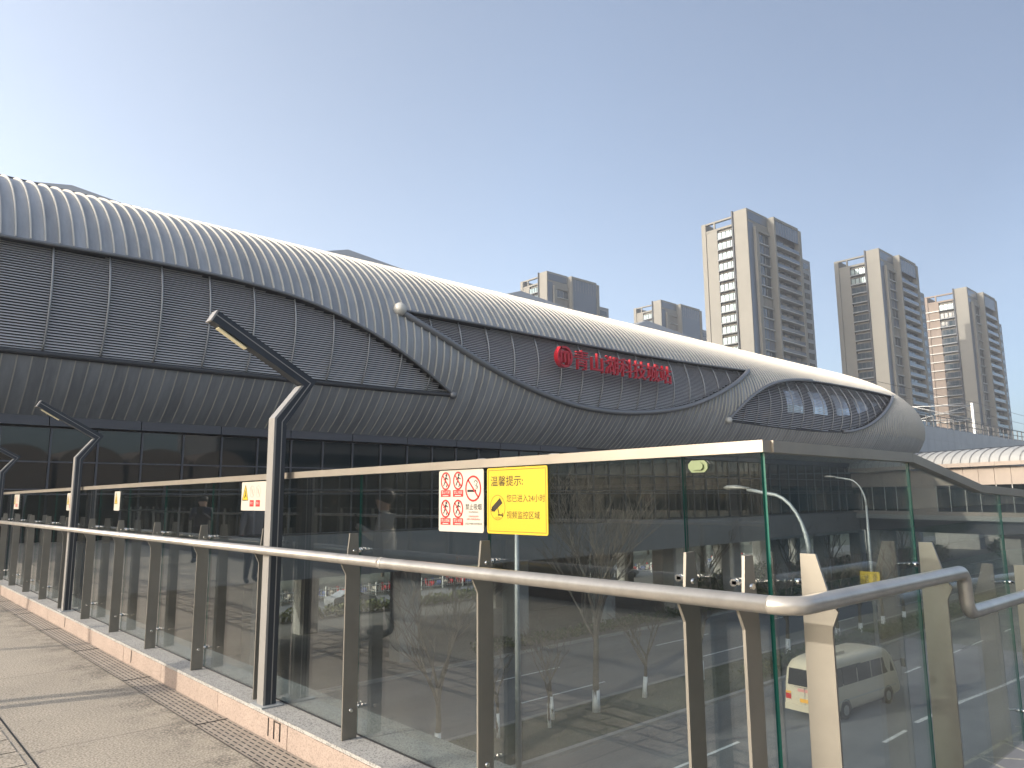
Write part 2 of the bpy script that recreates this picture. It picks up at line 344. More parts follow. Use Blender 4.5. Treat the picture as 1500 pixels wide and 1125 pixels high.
for k in range(-8, 1):
    xa = 31.3+k*9.0; b.quad((xa-.0, 13.0, z), (xa+2.2, 13.0, z), (xa+2.2, 13.16, z), (xa, 13.16, z))
for k in range(0, 6):
    xa = 44.0+k*9; b.quad((xa, 16.9, z), (xa+2.2, 16.9, z), (xa+2.2, 17.05, z), (xa, 17.05, z))
struct(b.build('lane_marking', 'white_paint'))
b = MB()
def stripe(mb, pts, wd, z):
    for p, q in zip(pts[:-1], pts[1:]):
        d = Vector((q[0]-p[0], q[1]-p[1])).normalized(); n = Vector((-d.y, d.x))*wd/2
        mb.quad((p[0]-n.x, p[1]-n.y, z), (q[0]-n.x, q[1]-n.y, z), (q[0]+n.x, q[1]+n.y, z), (p[0]+n.x, p[1]+n.y, z))
stripe(b, [(34.9, 13.2), (38, 13.05), (40.1, 12.96), (44, 12.6), (48, 12.35), (60, 11.4), (90, 9.4)], .2, z)
struct(b.build('solid_line', 'white_paint'))
b = MB()
stripe(b, [(28, 10.5), (31.3, 10.12), (37, 9.8), (60, 8.6)], .17, z)
for k in range(12): xa = 29.5+k*2.6; stripe(b, [(xa, 10.2), (xa+2.6, 6.2)], .14, z); stripe(b, [(xa, 6.2), (xa+2.6, 10.0)], .14, z)
stripe(b, [(28, 6.2), (62, 6.2)], .15, z)
struct(b.build('hatched_marking', 'worn_paint'))

# ------------------------------------------------------------------ footbridge
XR = 2.36
b = MB()
b.box(-4.3, 2.9, -14, 36, -.9, -.02); b.box(2.9, 4.1, -3.2, 1.75, -.9, -.03); b.box(4.1, 13, -3.2, 1.75, -1.4, -.66)
struct(b.build('footbridge_girder', 'concrete'))
b = MB(); b.quad((-3.75, -13.9, 0), (2.115, -13.9, 0), (2.115, 35.8, 0), (-3.75, 35.8, 0))
b.quad((2.115, -13.9, 0), (2.38, -13.9, 0), (2.38, 1.16, 0), (2.115, 1.16, 0))
struct(b.build('footbridge_deck', 'deck'))
b = MB(); b.quad((2.381, -3.1, 0), (4.09, -3.1, 0), (4.09, 1.16, 0), (2.381, 1.16, 0)); b.quad((4.11, -3.1, -.62), (12.9, -3.1, -.62), (12.9, 1.16, -.62), (4.11, 1.16, -.62)); struct(b.build('landing_floor', 'landing'))
b = MB(); b.quad((2.12, 1.16, .003), (2.35, 1.16, .003), (2.35, 35.8, .003), (2.12, 35.8, .003))
struct(b.build('drain_channel', 'grate'))
b = MB()
for k in range(19): y = 2.1+k*1.85; b.box(2.115, 2.352, y, y+.012, .002, .0065)
struct(b.build('drain_joint', 'ink_black'))
# granite kerb: pink upstand, grey coping, small mortar gaps
b = MB(); ys = 1.16; rng = random.Random(3)
while ys < 35.5:
    L = 1.15+rng.random()*.25; g = .004+rng.random()*.006
    b.box(2.358+rng.random()*.004, 2.9, ys+g, min(ys+L, 35.8), -.02, .150); ys += L
for k in range(8): b.box(2.9+k*1.2, 4.095+k*1.2, 1.25, 1.72, -.02-(.62 if k else 0), .14-(.62 if k else 0))
ys = -13.5
while ys < 35.5:
    b.box(-4.3, -3.76, ys+.008, ys+1.2, -.02, .15); ys += 1.2
struct(b.build('kerb_upstand', 'granite_pink'))
b = MB()
for yy in (5.02, 5.11, 4.93, 8.3, 11.2, 3.1): b.box(2.3545, 2.358, yy, yy+.006+.004*rng.random(), .03, .148)
b.box(2.3545, 2.358, 4.93, 5.02, .140, .146); struct(b.build('kerb_crack', 'ink_black'))
b = MB(); ys = 1.16
while ys < 35.5:
    L = .95+rng.random()*.25; b.box(2.364, 2.895, ys+.004, min(ys+L, 35.8), .151, .172); ys += L
b.box(2.9, 4.09, 1.25, 1.71, .141, .165); b.box(4.1, 12.4, 1.25, 1.71, -.479, -.455); b.box(-4.29, -3.77, -13.4, 35.7, .151, .172)
struct(b.build('kerb_coping', 'granite_grey'))
# tactile strip of raised bars
b = MB()
for r in range(4):
    for k in range(110):
        y = -2+k*.335+(.0 if r % 2 else .16); x = .28+r*.205
        b.box(x, x+.155, y, y+.295, .001, .005)
struct(b.build('tactile_paving', 'deck'))
b = MB()
for xx in (.245, 1.09): b.quad((xx, -2, .0025), (xx+.012, -2, .0025), (xx+.012, 35, .0025), (xx, 35, .0025))
struct(b.build('paving_joint', 'ink_black'))
b = MB()
for (x, y) in ((-1, 30.5), (-1, 22.6), (-1, -2)): b.box(x-1.6, x+1.6, y-.7, y+.7, GZ, -.9)
struct(b.build('footbridge_pier', 'concrete'))

def post_plate(axis, c, side=1, zt=1.41, zb=.172, width=.10, wtop=.06):
    """flat stainless plate; front edge towards the walkway, notch under the handrail"""
    f0 = c
    prof = [(f0, zb), (f0, 1.155), (f0-.035, 1.225), (f0-.005, 1.235), (f0+.005, 1.25), (f0+.022, zt), (f0+.078, zt), (f0+width, 1.16), (f0+width, zb)]
    return prof
GX = 2.575; GY = 1.44; GT = 1.785
rail = thing('glass_railing', 'tall glass railing with steel posts and round handrail along the granite kerb', 'railing', (GX, 12, .17))
POST_Y = [1.44+.03, 1.72]+[2.95+1.3*k for k in range(0, 24)]
for i, y in enumerate(POST_Y):
    mb = MB(); mb.prism(post_plate('y', 2.43), 'y', y-.006, y+.006); mb.build('post', 'post_steel', rail)
for i, y in enumerate(POST_Y):
    for zz in (1.30, .34):
        mb = MB()
        mb.tube([(2.485, y-.016, zz), (2.485, y+.03, zz)], .011, 8); mb.tube([(2.485, y+.015, zz), (2.53, y+.03, zz), (2.548, y+.06, zz)], .0065, 8)
        mb.tube([(2.545, y+.045, zz), (2.567, y+.045, zz)], .015, 10); mb.tube([(2.545, y+.105, zz), (2.567, y+.105, zz)], .015, 10); mb.box(2.545, 2.554, y+.04, y+.11, zz-.006, zz+.006)
        mb.build('glass_clamp', 'chrome', rail)
js = [1.44]+[y+.075 for y in POST_Y[1:]]
for i in range(len(js)-1):
    mb = MB(); y0, y1 = js[i]+.005, js[i+1]-.005
    dz = rng.uniform(-.0012, .0012)
    x0, x1 = GX-.006, GX+.006
    mb.add([(x0, y0, .172), (x0, y1, .172), (x0+dz, y1, GT), (x0+dz, y0, GT), (x1, y0, .172), (x1, y1, .172), (x1+dz, y1, GT), (x1+dz, y0, GT)],
           [(0, 3, 2, 1), (4, 5, 6, 7)], 0)
    n = len(mb.v)-8
    for f in ((0, 4, 7, 3), (1, 2, 6, 5)): mb.f.append([n+q for q in f]); mb.m.append(1); mb.sm.append(False)
    mb.build('glass_panel', ['glass', 'glass_edge'], rail)
b = MB(); ys = GY-.02
while ys < 34:
    L = 3.9; b.box(GX-.030, GX+.030, ys, min(ys+L-.004, 34), GT, GT+.045); ys += L
b.build('top_rail', 'cap_metal', rail)
HX, HY, HZ = 2.36, 1.235, 1.262
b = MB(); b.tube([(HX, HY+.088, HZ), (HX, 34, HZ)], .031, 20)
for k in range(6): b.tube([(HX, 3.7+k*5.2, HZ), (HX, 3.74+k*5.2, HZ)], .0328, 20)
b.build('handrail', 'stainless', rail)
b = MB(); b.tube([(GX-.01, GY, .172), (GX-.01, 34, .172)], .007, 6); b.build('base_seal', 'ink_black', rail)

# railing along the side landing (turns right at the corner)
rail2 = thing('landing_railing', 'glass railing turning right at the corner, handrail stepping down at its far end', 'railing', (4.2, GY, .17))
tops = [(GX, 1.785), (3.98, 1.785), (5.02, 1.635), (7.4, 1.56), (9.5, 1.5)]
def topz(x):
    for (xa, za), (xb, zb) in zip(tops[:-1], tops[1:]):
        if xa <= x <= xb: return za+(zb-za)*(x-xa)/(xb-xa)
    return tops[-1][1]
PX = [2.70, 3.87, 5.35, 6.7, 8.1, 9.4]
PZ = [1.41, 1.40, 1.2, 1.17, 1.15, 1.1]
for x, zt in zip(PX, PZ):
    k = zt-1.41; f = GY-.165
    zb = .165 if x < 4.2 else -.455
    prof = [(f, zb), (f, 1.15+k), (f-.025, 1.21+k), (f-.004, 1.235+k), (f+.045, zt), (f+.104, zt), (f+.115, zb)]
    mb = MB(); mb.prism(prof, 'x', x-.006, x+.006)
    mb.build('post', 'post_steel', rail2)
    for zz in (1.30+k, .34):
        mb = MB()
        mb.tube([(x-.004, GY-.09, zz), (x+.022, GY-.09, zz)], .011, 8); mb.tube([(x+.012, GY-.09, zz), (x+.05, GY-.03, zz)], .0065, 8); mb.tube([(x+.05, GY-.03, zz), (x+.05, GY-.008, zz)], .013, 10)
        mb.build('glass_clamp', 'chrome', rail2)
jx = [GX-.0, 3.98, 5.42, 6.8, 8.2, 9.5]
for xa, xb in zip(jx[:-1], jx[1:]):
    xs = [xa+.005, xb-.005]+[t[0] for t in tops if xa < t[0] < xb]; xs.sort()
    mb = MB()
    for p, q in zip(xs[:-1], xs[1:]):
        for yy, fl in ((GY-.006, 0), (GY+.006, 1)):
            zb = .166 if xa < 5.3 else -.454
            v = [(p, yy, zb), (q, yy, zb), (q, yy, topz(q)), (p, yy, topz(p))]
            mb.add(v if not fl else v[::-1], [(0, 1, 2, 3)], 0)
    for xx in (xs[0], xs[-1]): mb.add([(xx, GY-.006, zb), (xx, GY+.006, zb), (xx, GY+.006, topz(xx)), (xx, GY-.006, topz(xx))], [(0, 1, 2, 3)], 1)
    mb.build('glass_panel', ['glass', 'glass_edge'], rail2)
b = MB()
for (xa, za), (xb, zb) in zip(tops[:-1], tops[1:]):
    xa2 = xa+.031 if xa == GX else xa
    b.prism([(xa2, za), (xb-.002, zb), (xb-.002, zb+.045), (xa2, za+.045)], 'y', GY-.03, GY+.03)
b.build('top_rail', 'cap_metal', rail2)
def arc(c, r, a0, a1, n, plane='xz', const=0):
    out = []
    for i in range(n+1):
        a = R(a0+(a1-a0)*i/n); p, q = c[0]+r*math.cos(a), c[1]+r*math.sin(a)
        out.append((p, const, q) if plane == 'xz' else (p, q, const))
    return out
b = MB()
hp = [(HX, HY+.09, HZ)]+[(HX+.085-.085*math.cos(R(a)), HY+.085-.085*math.sin(R(a)), HZ) for a in range(0, 91, 10)]+[(3.93, HY, HZ)]
hp += arc((3.93, HZ-.055), .055, 90, 0, 7, 'xz', HY)[1:]+[(3.99, HY, HZ-.12)]
hp += arc((4.055, HZ-.125), .065, 180, 270, 7, 'xz', HY)[1:]+[(5.5, HY, HZ-.20), (9.4, HY, HZ-.32)]
b.tube(hp, .0312, 20); b.build('handrail', 'stainless', rail2)

# opposite railing of the footbridge (seen mirrored in the glass)
rail3 = thing('far_side_railing', 'matching glass railing on the other edge of the footbridge, seen only mirrored', 'railing', (-4.0, 10, .17))
for k in range(27):
    y = -4+k*1.45
    mb = MB(); mb.prism([(-(p[0])-1.56, p[1]) for p in post_plate('y', 2.43)], 'y', y-.006, y+.006); mb.build('post', 'post_steel', rail3)
b = MB(); b.tube([(-3.90, -5, HZ), (-3.90, 35, HZ)], .031, 10); b.build('handrail', 'stainless', rail3)
b = MB(); b.box(-4.17, -4.11, -5, 35, GT, GT+.045); b.build('top_rail', 'cap_metal', rail3)
b = MB(); b.quad((-4.14, -5, .17), (-4.14, 35, .17), (-4.14, 35, GT), (-4.14, -5, GT)); b.build('glass_panel', 'glass', rail3)

# bent lamp posts on the kerb
def make_lamp(x0, y0, label, flip=False, group='bent lamp posts along the footbridge'):
    o = thing('bent_lamp_post', label, 'lamp post', (x0, y0, .172), group)
    s = -1 if flip else 1
    # profile in local x-z (base front edge at x=0)
    f = [(0, 0), (0, 2.06), (.205, 2.325), (-.50, 2.735)]
    bk = [(-.455, 2.812), (.335, 2.375), (.098, 2.02), (.098, 0)]
    W = .047
    def P(pts): return [(s*p[0], p[1]) for p in pts]
    body = MB(); body.prism(P([(p[0]+.018, p[1]) if i in (0, 1) else ((p[0]+.02, p[1]+.006) if i == 2 else p) for i, p in enumerate(f)]+bk), 'y', -W, W); body.build('lamp_body', 'lamp_dark', o, local=True)
    # front strip along the walkway side, coloured paler to carry the sunlight on it
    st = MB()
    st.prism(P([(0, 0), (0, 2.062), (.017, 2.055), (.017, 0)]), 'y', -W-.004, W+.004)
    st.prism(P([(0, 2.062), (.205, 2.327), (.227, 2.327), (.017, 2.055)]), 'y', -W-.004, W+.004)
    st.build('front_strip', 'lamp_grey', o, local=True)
    cp = MB(); cp.prism(P([(-.512, 2.735), (-.466, 2.818), (-.454, 2.812), (-.50, 2.729)]), 'y', -W-.005, W+.005); cp.build('end_cap', 'lamp_grey', o, local=True)
    ln = MB()
    mid = [(.062, 0), (.062, 2.035), (.283, 2.352), (-.472, 2.782)]
    for sy in (-1, 1):
        for p, q in zip(mid[:-1], mid[1:]):
            d = Vector((q[0]-p[0], q[1]-p[1])).normalized(); n = Vector((-d.y, d.x))*.0035
            ln.prism(P([(p[0]-n.x, p[1]-n.y), (q[0]-n.x, q[1]-n.y), (q[0]+n.x, q[1]+n.y), (p[0]+n.x, p[1]+n.y)]), 'y', sy*W, sy*(W+.003))
    ln.build('edge_line', 'lamp_grey', o, local=True)
    le = MB(); d = Vector((.705, -.41)).normalized(); n = Vector((-d.y, d.x))
    a = Vector((-.44, 2.70))-n*.003; c = a+d*.25
    le.prism(P([(a.x, a.y), (c.x, c.y), (c.x-n.x*.008, c.y-n.y*.008), (a.x-n.x*.008, a.y-n.y*.008)]), 'y', -.03, .03); le.build('lamp_lens', 'lamp_lens', o, local=True)
    bp = MB(); bp.box(-.03 if not flip else -.13, .13 if not flip else .03, -.1, .1, 0, .01); bp.build('base_plate', 'galv', o, local=True)
    return o
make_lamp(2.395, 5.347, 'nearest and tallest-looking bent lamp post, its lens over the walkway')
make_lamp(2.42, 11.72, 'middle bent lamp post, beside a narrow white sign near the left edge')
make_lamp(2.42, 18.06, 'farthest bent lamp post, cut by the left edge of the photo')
for y in (5.5, 11.9, 18.2): make_lamp(-3.87, y, 'bent lamp post on the opposite edge of the footbridge, outside the photo', True, 'bent lamp posts on the opposite edge')

# ------------------------------------------------------------------ signs on the glass
SX = GX-.012
def plate_local(o, wd, ht, m, name='sign_plate', th=.004, r=.012):
    pts = []
    for cx, cz, a0 in ((wd-r, r, -90), (wd-r, ht-r, 0), (r, ht-r, 90), (r, r, 180)):
        for k in range(5): a = R(a0+22.5*k); pts.append((cx+r*math.cos(a), cz+r*math.sin(a)))
    # sign faces -x; sign width runs towards -y (left to right as read)
    mb = MB(); mb.prism([(-p[0], p[1]) for p in pts], 'x', -th, 0); return mb.build(name, m, o, local=True)
class Ink:
    """flat ink on a sign facing -x: u to the right (towards -y), v up, thin slabs"""
    def __init__(s, lay=0): s.mb = MB(); s.x = -.0046-lay*.0006
    def poly(s, pts):
        s.mb.add([(s.x, -p[0], p[1]) for p in pts], [tuple(range(len(pts)))])
    def rect(s, u0, v0, u1, v1): s.poly([(u0, v0), (u1, v0), (u1, v1), (u0, v1)])
    def line(s, pts, wd):
        for p, q in zip(pts[:-1], pts[1:]):
            d = Vector((q[0]-p[0], q[1]-p[1])); d.normalize(); n = Vector((-d.y, d.x))*wd/2
            s.poly([(p[0]-n.x, p[1]-n.y), (q[0]-n.x, q[1]-n.y), (q[0]+n.x, q[1]+n.y), (p[0]+n.x, p[1]+n.y)])
    def ring(s, u, v, ru, wd, rv=None, n=28):
        rv = rv or ru
        for k in range(n):
            a, c = 2*math.pi*k/n, 2*math.pi*(k+1)/n
            s.poly([(u+ru*math.cos(a), v+rv*math.sin(a)), (u+ru*math.cos(c), v+rv*math.sin(c)), (u+(ru-wd)*math.cos(c), v+(rv-wd)*math.sin(c)), (u+(ru-wd)*math.cos(a), v+(rv-wd)*math.sin(a))])
    def disc(s, u, v, r, n=12): s.poly([(u+r*math.cos(2*math.pi*k/n), v+r*math.sin(2*math.pi*k/n)) for k in range(n)])
    def text(s, t, u, v, size, align='LEFT', bold=0.0, xs=1.0):
        vs, fs = text_mesh(t, size, 0, align, 1.0, bold, xs); s.mb.add([(s.x, -(u+p[0]), v+p[1]) for p in vs], fs)
    def build(s, name, m, o): return s.mb.build(name, m, o, local=True)
# yellow notice
sg = thing('notice_sign', 'yellow camera surveillance notice fixed to the glass near the corner', 'sign', (SX, 3.025, 1.442))
W_, H_ = .43, .325
plate_local(sg, W_, H_, 'sign_yellow')
k = Ink(); k.line([(.012, .012), (W_-.012, .012), (W_-.012, H_-.012), (.012, H_-.012), (.012, .012)], .0022); k.build('border_line', 'ink_brown', sg); sg.scale = (1, 1.055, 1.04)
k = Ink(); k.text('温馨提示:', .028, .238, .054, bold=.0003, xs=1.05); k.text('您已进入24小时', .146, .158, .0395, xs=.97); k.text('视频监控区域', .146, .078, .0395, xs=.98); k.build('lettering', 'ink_brown', sg)
k = Ink(); k.ring(.080, .128, .056, .0022, .062)
k.poly([(.034, .128), (.098, .176), (.116, .150), (.052, .104)]); k.poly([(.030, .120), (.044, .126), (.050, .112), (.036, .106)])
k.line([(.082, .122), (.090, .098), (.090, .088)], .006); k.rect(.082, .088, .118, .095); k.rect(.112, .082, .118, .102); k.text('CCTV', .064, .072, .014); k.build('pictogram', 'ink_brown', sg)
# white prohibition sign
def person_icon(k, u, v, s):
    k.disc(u+.1*s, v+.55*s, .14*s); k.line([(u+.05*s, v+.4*s), (u-.1*s, v-.05*s)], .2*s); k.line([(u-.1*s, v-.05*s), (u+.25*s, v-.25*s), (u+.1*s, v-.6*s)], .13*s)
    k.line([(u-.1*s, v-.05*s), (u-.35*s, v-.45*s)], .13*s); k.line([(u+.05*s, v+.3*s), (u+.4*s, v+.15*s)], .1*s); k.line([(u, v+.3*s), (u-.35*s, v+.1*s)], .1*s)
sg = thing('prohibition_sign', 'white sign with red no-smoking circles fixed beside the yellow notice', 'sign', (SX, 3.450, 1.442))
W_, H_ = .385, .325
plate_local(sg, W_, H_, 'sign_white')
blk = Ink(); red = Ink(1); cap = Ink(1); wht = Ink(2)
spots = [(.062, .268, '禁止打闹'), (.172, .268, '禁止滞留'), (.062, .120, '禁止翻越'), (.172, .120, '禁止倚靠')]
for (u, v, t) in spots:
    person_icon(blk, u, v, .056); red.ring(u, v, .044, .009, .049); red.line([(u-.031, v+.034), (u+.031, v-.034)], .008)
    cap.rect(u-.044, v-.085, u+.044, v-.049); wht.text(t, u, v-.068, .0185, 'CENTER'); wht.rect(u-.026, v-.080, u+.026, v-.076)
red.ring(.300, .225, .066, .010, .068); red.line([(.255, .273), (.345, .177)], .009)
blk.rect(.252, .207, .325, .219); blk.line([(.33, .222), (.338, .232), (.326, .245), (.336, .258), (.318, .268), (.306, .256)], .004); blk.line([(.322, .222), (.328, .234), (.312, .246)], .003)
blk.text('禁止吸烟', .302, .118, .034, 'CENTER', bold=.0002); blk.text('NO SMOKING', .302, .100, .0125, 'CENTER'); blk.text('全国公共场所卫生管理条例', .302, .040, .0115, 'CENTER')
red.text('公共场所请勿吸烟', .302, .078, .0105, 'CENTER'); red.text('违者处以罚款敬请监督配合', .302, .064, .0095, 'CENTER')
blk.build('pictogram', 'ink_black', sg); red.build('red_print', 'ink_red', sg); cap.build('caption_block', 'ink_red', sg); wht.build('lettering', 'ink_white', sg); sg.scale = (1, 1.03, 1.04)
# three plainer white signs farther along
def small_sign(y, wd, ht, z, label):
    o = thing('warning_sign', label, 'sign', (SX, y, z), 'white warning signs farther along the glass')
    plate_local(o, wd, ht, 'sign_white')
    a = Ink(); a.poly([(.02, ht*.36), (.14, ht*.36), (.08, ht*.9)]); a.build('warning_triangle', 'sign_yellow', o)
    c = Ink(1); c.line([(.02, ht*.36), (.14, ht*.36), (.08, ht*.9), (.02, ht*.36)], .006); c.line([(.075, ht*.7), (.085, ht*.55), (.1, ht*.47)], .012); c.line([(.085, ht*.55), (.06, ht*.44)], .01); c.build('pictogram', 'ink_black', o)
    e = Ink(1)
    n = int((wd-.16)/.12)
    for i in range(n):
        u = .215+i*.12; e.ring(u, ht*.66, .045, .006, .05); e.line([(u-.032, ht*.66+.034), (u+.032, ht*.66-.034)], .005); person_icon(e, u, ht*.66, .034)
    e.build('prohibition_ring', 'ink_pink', o)
    g = Ink(1)
    for i in range(n): u = .215+i*.12; g.rect(u-.04, ht*.14, u+.04, ht*.36)
    g.build('caption_block', 'ink_red', o)
    h = Ink(2)
    for i in range(n): h.text('禁止', .215+i*.12, ht*.22, .026, 'CENTER')
    h.build('lettering', 'ink_white', o)
small_sign(6.245, .50, .235, 1.54, 'white warning sign with yellow triangle, half hidden by the nearest lamp post')
small_sign(10.12, .24, .23, 1.515, 'narrow looking white sign on the glass just right of the middle lamp post')
small_sign(12.64, .50, .25, 1.50, 'white sign on the glass just left of the middle lamp post')
small_sign(17.0, .5, .27, 1.50, 'white sign on the glass near the farthest lamp post')
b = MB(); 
pts = [(-.045, -.010), (-.030, -.024), (.030, -.024), (.045, -.006), (.045, .010), (.030, .024), (-.030, .024), (-.045, .010)]  # small raised pale green shape on the glass
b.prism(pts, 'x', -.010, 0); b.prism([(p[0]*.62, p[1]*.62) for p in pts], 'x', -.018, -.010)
o = b.build('pale_green_piece', 'pale_green'); o.location = (SX+.004, 1.715, 1.742); tag(o, 'small pale green hexagonal piece on the glass under the top rail near the corner', 'tag')

# ------------------------------------------------------------------ the station: a ribbed metal tube on a glazed storey
YC, ZC, SA, SB = 44.0, 10.0, 11.0, 7.0
X0S, LS, PS, ZS = 84.0, 28.3, 3.0, 8.5
XL, XE = -62.0, 112.0
def tscale(x):
    if x <= X0S: return 1.0
    return max(0.0, 1-((x-X0S)/LS)**PS)**.5
def tp(x, ph, off=0.0):
    s = tscale(x); a = R(ph)
    y = YC-(SA+off)*math.cos(a)*s; z = ZC+(SB+off)*math.sin(a); return (x, y, ZS+(z-ZS)*s)
PB = -43.5
OPEN = {'A_top': [(XL, 14.5), (3.75, 14.6), (5.57, 15.1), (7.56, 15.6), (9.46, 15.95), (11.5, 15.8), (13.39, 14.9), (15.4, 13.1), (16.82, 11.0), (18.29, 7.63), (20.69, 0.6), (23.46, -9.88), (25.84, -19.91)],
 'A_bot': [(XL, -21.6), (4.16, -21.6), (11.27, -21.5), (18.75, -21.2), (22.95, -20.9), (25.85, -20.3)],
 'B_top': [(21.86, 15.91), (24.57, 16.3), (27.62, 16.5), (32.14, 16.5), (36.63, 16.5), (40.22, 16.8), (44.19, 17.4), (50.55, 18.9), (58.75, 22.08)],
 'B_bot': [(21.86, 15.1), (22.99, 10.91), (24.3, 6.53), (25.72, 1.86), (27.24, -2.83), (28.9, -7.1), (30.68, -11.0), (32.89, -14.8), (35.26, -17.9), (37.02, -19.2), (38.79, -19.8), (40.99, -19.7), (43.22, -18.4), (45.54, -16.19), (47.96, -12.6), (50.5, -6.8), (53.44, 2.32), (55.92, 10.66), (58.75, 21.9)],
 'C_top': [(54.48, -16.91), (55.6, -9.0), (57.09, -1.0), (58.97, 6.06), (61.17, 12.54), (64.32, 18.74), (67.57, 22.8), (71.52, 25.7), (78.11, 27.8), (85.11, 28.6), (92.3, 28.8)],
 'C_bot': [(54.51, -17.36), (58.32, -17.79), (61.84, -18.04), (66.87, -18.0), (70.98, -17.5), (76.83, -15.42), (80.55, -10.2), (83.86, -0.72), (87.62, 12.4), (92.2, 28.0)]}
def smooth_poly(pts, it=2):
    for _ in range(it):
        q = [pts[0]]
        for a, c in zip(pts[:-1], pts[1:]):
            if c[0]-a[0] > 20: q += [(a[0]+.0, a[1]), (c[0]-.5, c[1])]; continue
            q += [(a[0]*.75+c[0]*.25, a[1]*.75+c[1]*.25), (a[0]*.25+c[0]*.75, a[1]*.25+c[1]*.75)]
        q.append(pts[-1]); pts = q
    return pts
OPEN = {k: smooth_poly(v) for k, v in OPEN.items()}
def ev(key, x):
    p = OPEN[key]
    if x <= p[0][0]: return p[0][1]
    for a, c in zip(p[:-1], p[1:]):
        if x <= c[0]: return a[1]+(c[1]-a[1])*(x-a[0])/max(1e-6, c[0]-a[0])
    return p[-1][1]
SPAN = {'A': (XL, 25.84), 'B': (21.87, 58.7), 'C': (54.5, 92.2)}
def holes(x):
    h = []
    for k, (a, c) in SPAN.items():
        if a <= x <= c:
            t, bo = ev(k+'_top', x), ev(k+'_bot', x)
            if t > bo: h.append((bo, t, k))
    return sorted(h)
PT = 200.0
def solid(x):
    cur = PB; out = []
    for bo, t, _ in holes(x): out.append((cur, bo)); cur = t
    out.append((cur, PT)); return out

station = thing('metro_station', 'long elevated station with a silvery ribbed tube roof, dark louvred lens openings and red lettering', 'station', (25, 44, GZ))
# skin
xs = []; x = XL
brk = sorted(v for s in SPAN.values() for v in s if v > XL)
while x < XE-.01: xs.append(x); x += (1.5 if x < 0 else .5)
xs += [112.1, 112.25]
xs = sorted(set([round(v, 3) for v in xs]+[round(v+e, 3) for v in brk for e in (-.004, .004)]))
upper = MB(); lower = MB()
for xa, xb in zip(xs[:-1], xs[1:]):
    sa, sb = solid(xa+1e-4), solid(xb-1e-4)
    if len(sa) != len(sb): continue
    for (l0, h0), (l1, h1) in zip(sa, sb):
        n = max(1, int(max(h0-l0, h1-l1)/5)+1)
        for i in range(n):
            p = [tp(xa, l0+(h0-l0)*i/n), tp(xb, l1+(h1-l1)*i/n), tp(xb, l1+(h1-l1)*(i+1)/n), tp(xa, l0+(h0-l0)*(i+1)/n)]
            upper.add(p, [(0, 1, 2, 3)], 0, True)
def weld(o, d=.002):
    import bmesh
    bm = bmesh.new(); bm.from_mesh(o.data); bmesh.ops.remove_doubles(bm, verts=bm.verts, dist=d); bm.to_mesh(o.data); bm.free(); return o
weld(upper.build('roof_shell', 'zinc', station))
# standing seams
seam = MB(); x = XL+.25
while x < 111.2:
    for (l, h) in solid(x):
        if h-l < 1.2: continue
        h = min(h, 120); n = max(2, int((h-l)/4)); w2 = .022; H = .105
        base = len(seam.v)
        for i in range(n+1):
            ph = l+.5+(h-l-.8)*i/n
            for dx, of in ((-w2, -.01), (-w2, H), (w2, H), (w2, -.01)):
                seam.v.append(tp(x+dx, ph, of if (of < 0 or ph > -14) else .03))
        for i in range(n):
            for k in range(3):
                seam.f.append([base+i*4+k, base+i*4+k+1, base+(i+1)*4+k+1, base+(i+1)*4+k]); seam.m.append(0); seam.sm.append(False)
        seam.f.append([base, base+1, base+2, base+3]); seam.m.append(0); seam.sm.append(False)
    x += .5
seam.build('standing_seams', 'zinc_rib', station)
# edges of the openings: reveal returning inwards + a slim trim; thick round gutter on some
REC = -.42
def polyline(key, x0=None, x1=None, step=.5):
    p = [q for q in OPEN[key]]
    return p
for K in 'ABC':
    mb = MB()
    for e in ('_top', '_bot'):
        p = polyline(K+e)
        for (xa, pa), (xb, pb) in zip(p[:-1], p[1:]):
            n = max(1, int((xb-xa)/2))
            for i in range(n):
                u0, u1 = i/n, (i+1)/n
                x_0, x_1 = xa+(xb-xa)*u0, xa+(xb-xa)*u1; p0, p1 = pa+(pb-pa)*u0, pa+(pb-pa)*u1
                mb.add([tp(x_0, p0, .02), tp(x_1, p1, .02), tp(x_1, p1, REC-.3), tp(x_0, p0, REC-.3)], [(0, 1, 2, 3)])
    mb.build('opening_reveal', 'trim_dark', station)
def edge_tube(keys, r, m, off=.03, name='edge_gutter', rng_=None, capball=None):
    pts = [q for q in OPEN[keys] if rng_ is None or rng_[0] <= q[0] <= rng_[1]]
    if pts[0][0] < -50: pts = [(-62+6*i, pts[0][1]) for i in range(11)]+[q for q in pts if q[0] > 0]
    mb = MB(); P = [tp(q[0], q[1], off) for q in pts]; mb.tube(P, r, 8)
    g_ = mb.build(name, m, station)
    for c, rr in (capball or []):
        bb = MB(); bb.ball(tp(*c, .12), rr, 8); bb.build('gutter_end_cap', 'zinc_rib', g_)
    return g_
edge_tube('A_top', .07, 'trim_grey', .02)
edge_tube('A_bot', .13, 'trim_dark', .0)
edge_tube('B_top', .06, 'trim_grey', .02)
edge_tube('B_bot', .19, 'trim_grey', .08, capball=[((21.95, 15.5), .38)])
edge_tube('C_top', .15, 'trim_grey', .08, rng_=(54, 72), capball=[((54.55, -17), .3)])
edge_tube('C_top', .05, 'trim_grey', .02, rng_=(70, 93))
edge_tube('C_bot', .07, 'trim_dark', .0, rng_=(54, 77))
edge_tube('C_bot', .17, 'trim_grey', .08, rng_=(75, 93))
mb = MB(); mb.ball(tp(25.9, -20.2, .05), .24, 8); mb.build('gutter_end_cap', 'trim_grey', station)
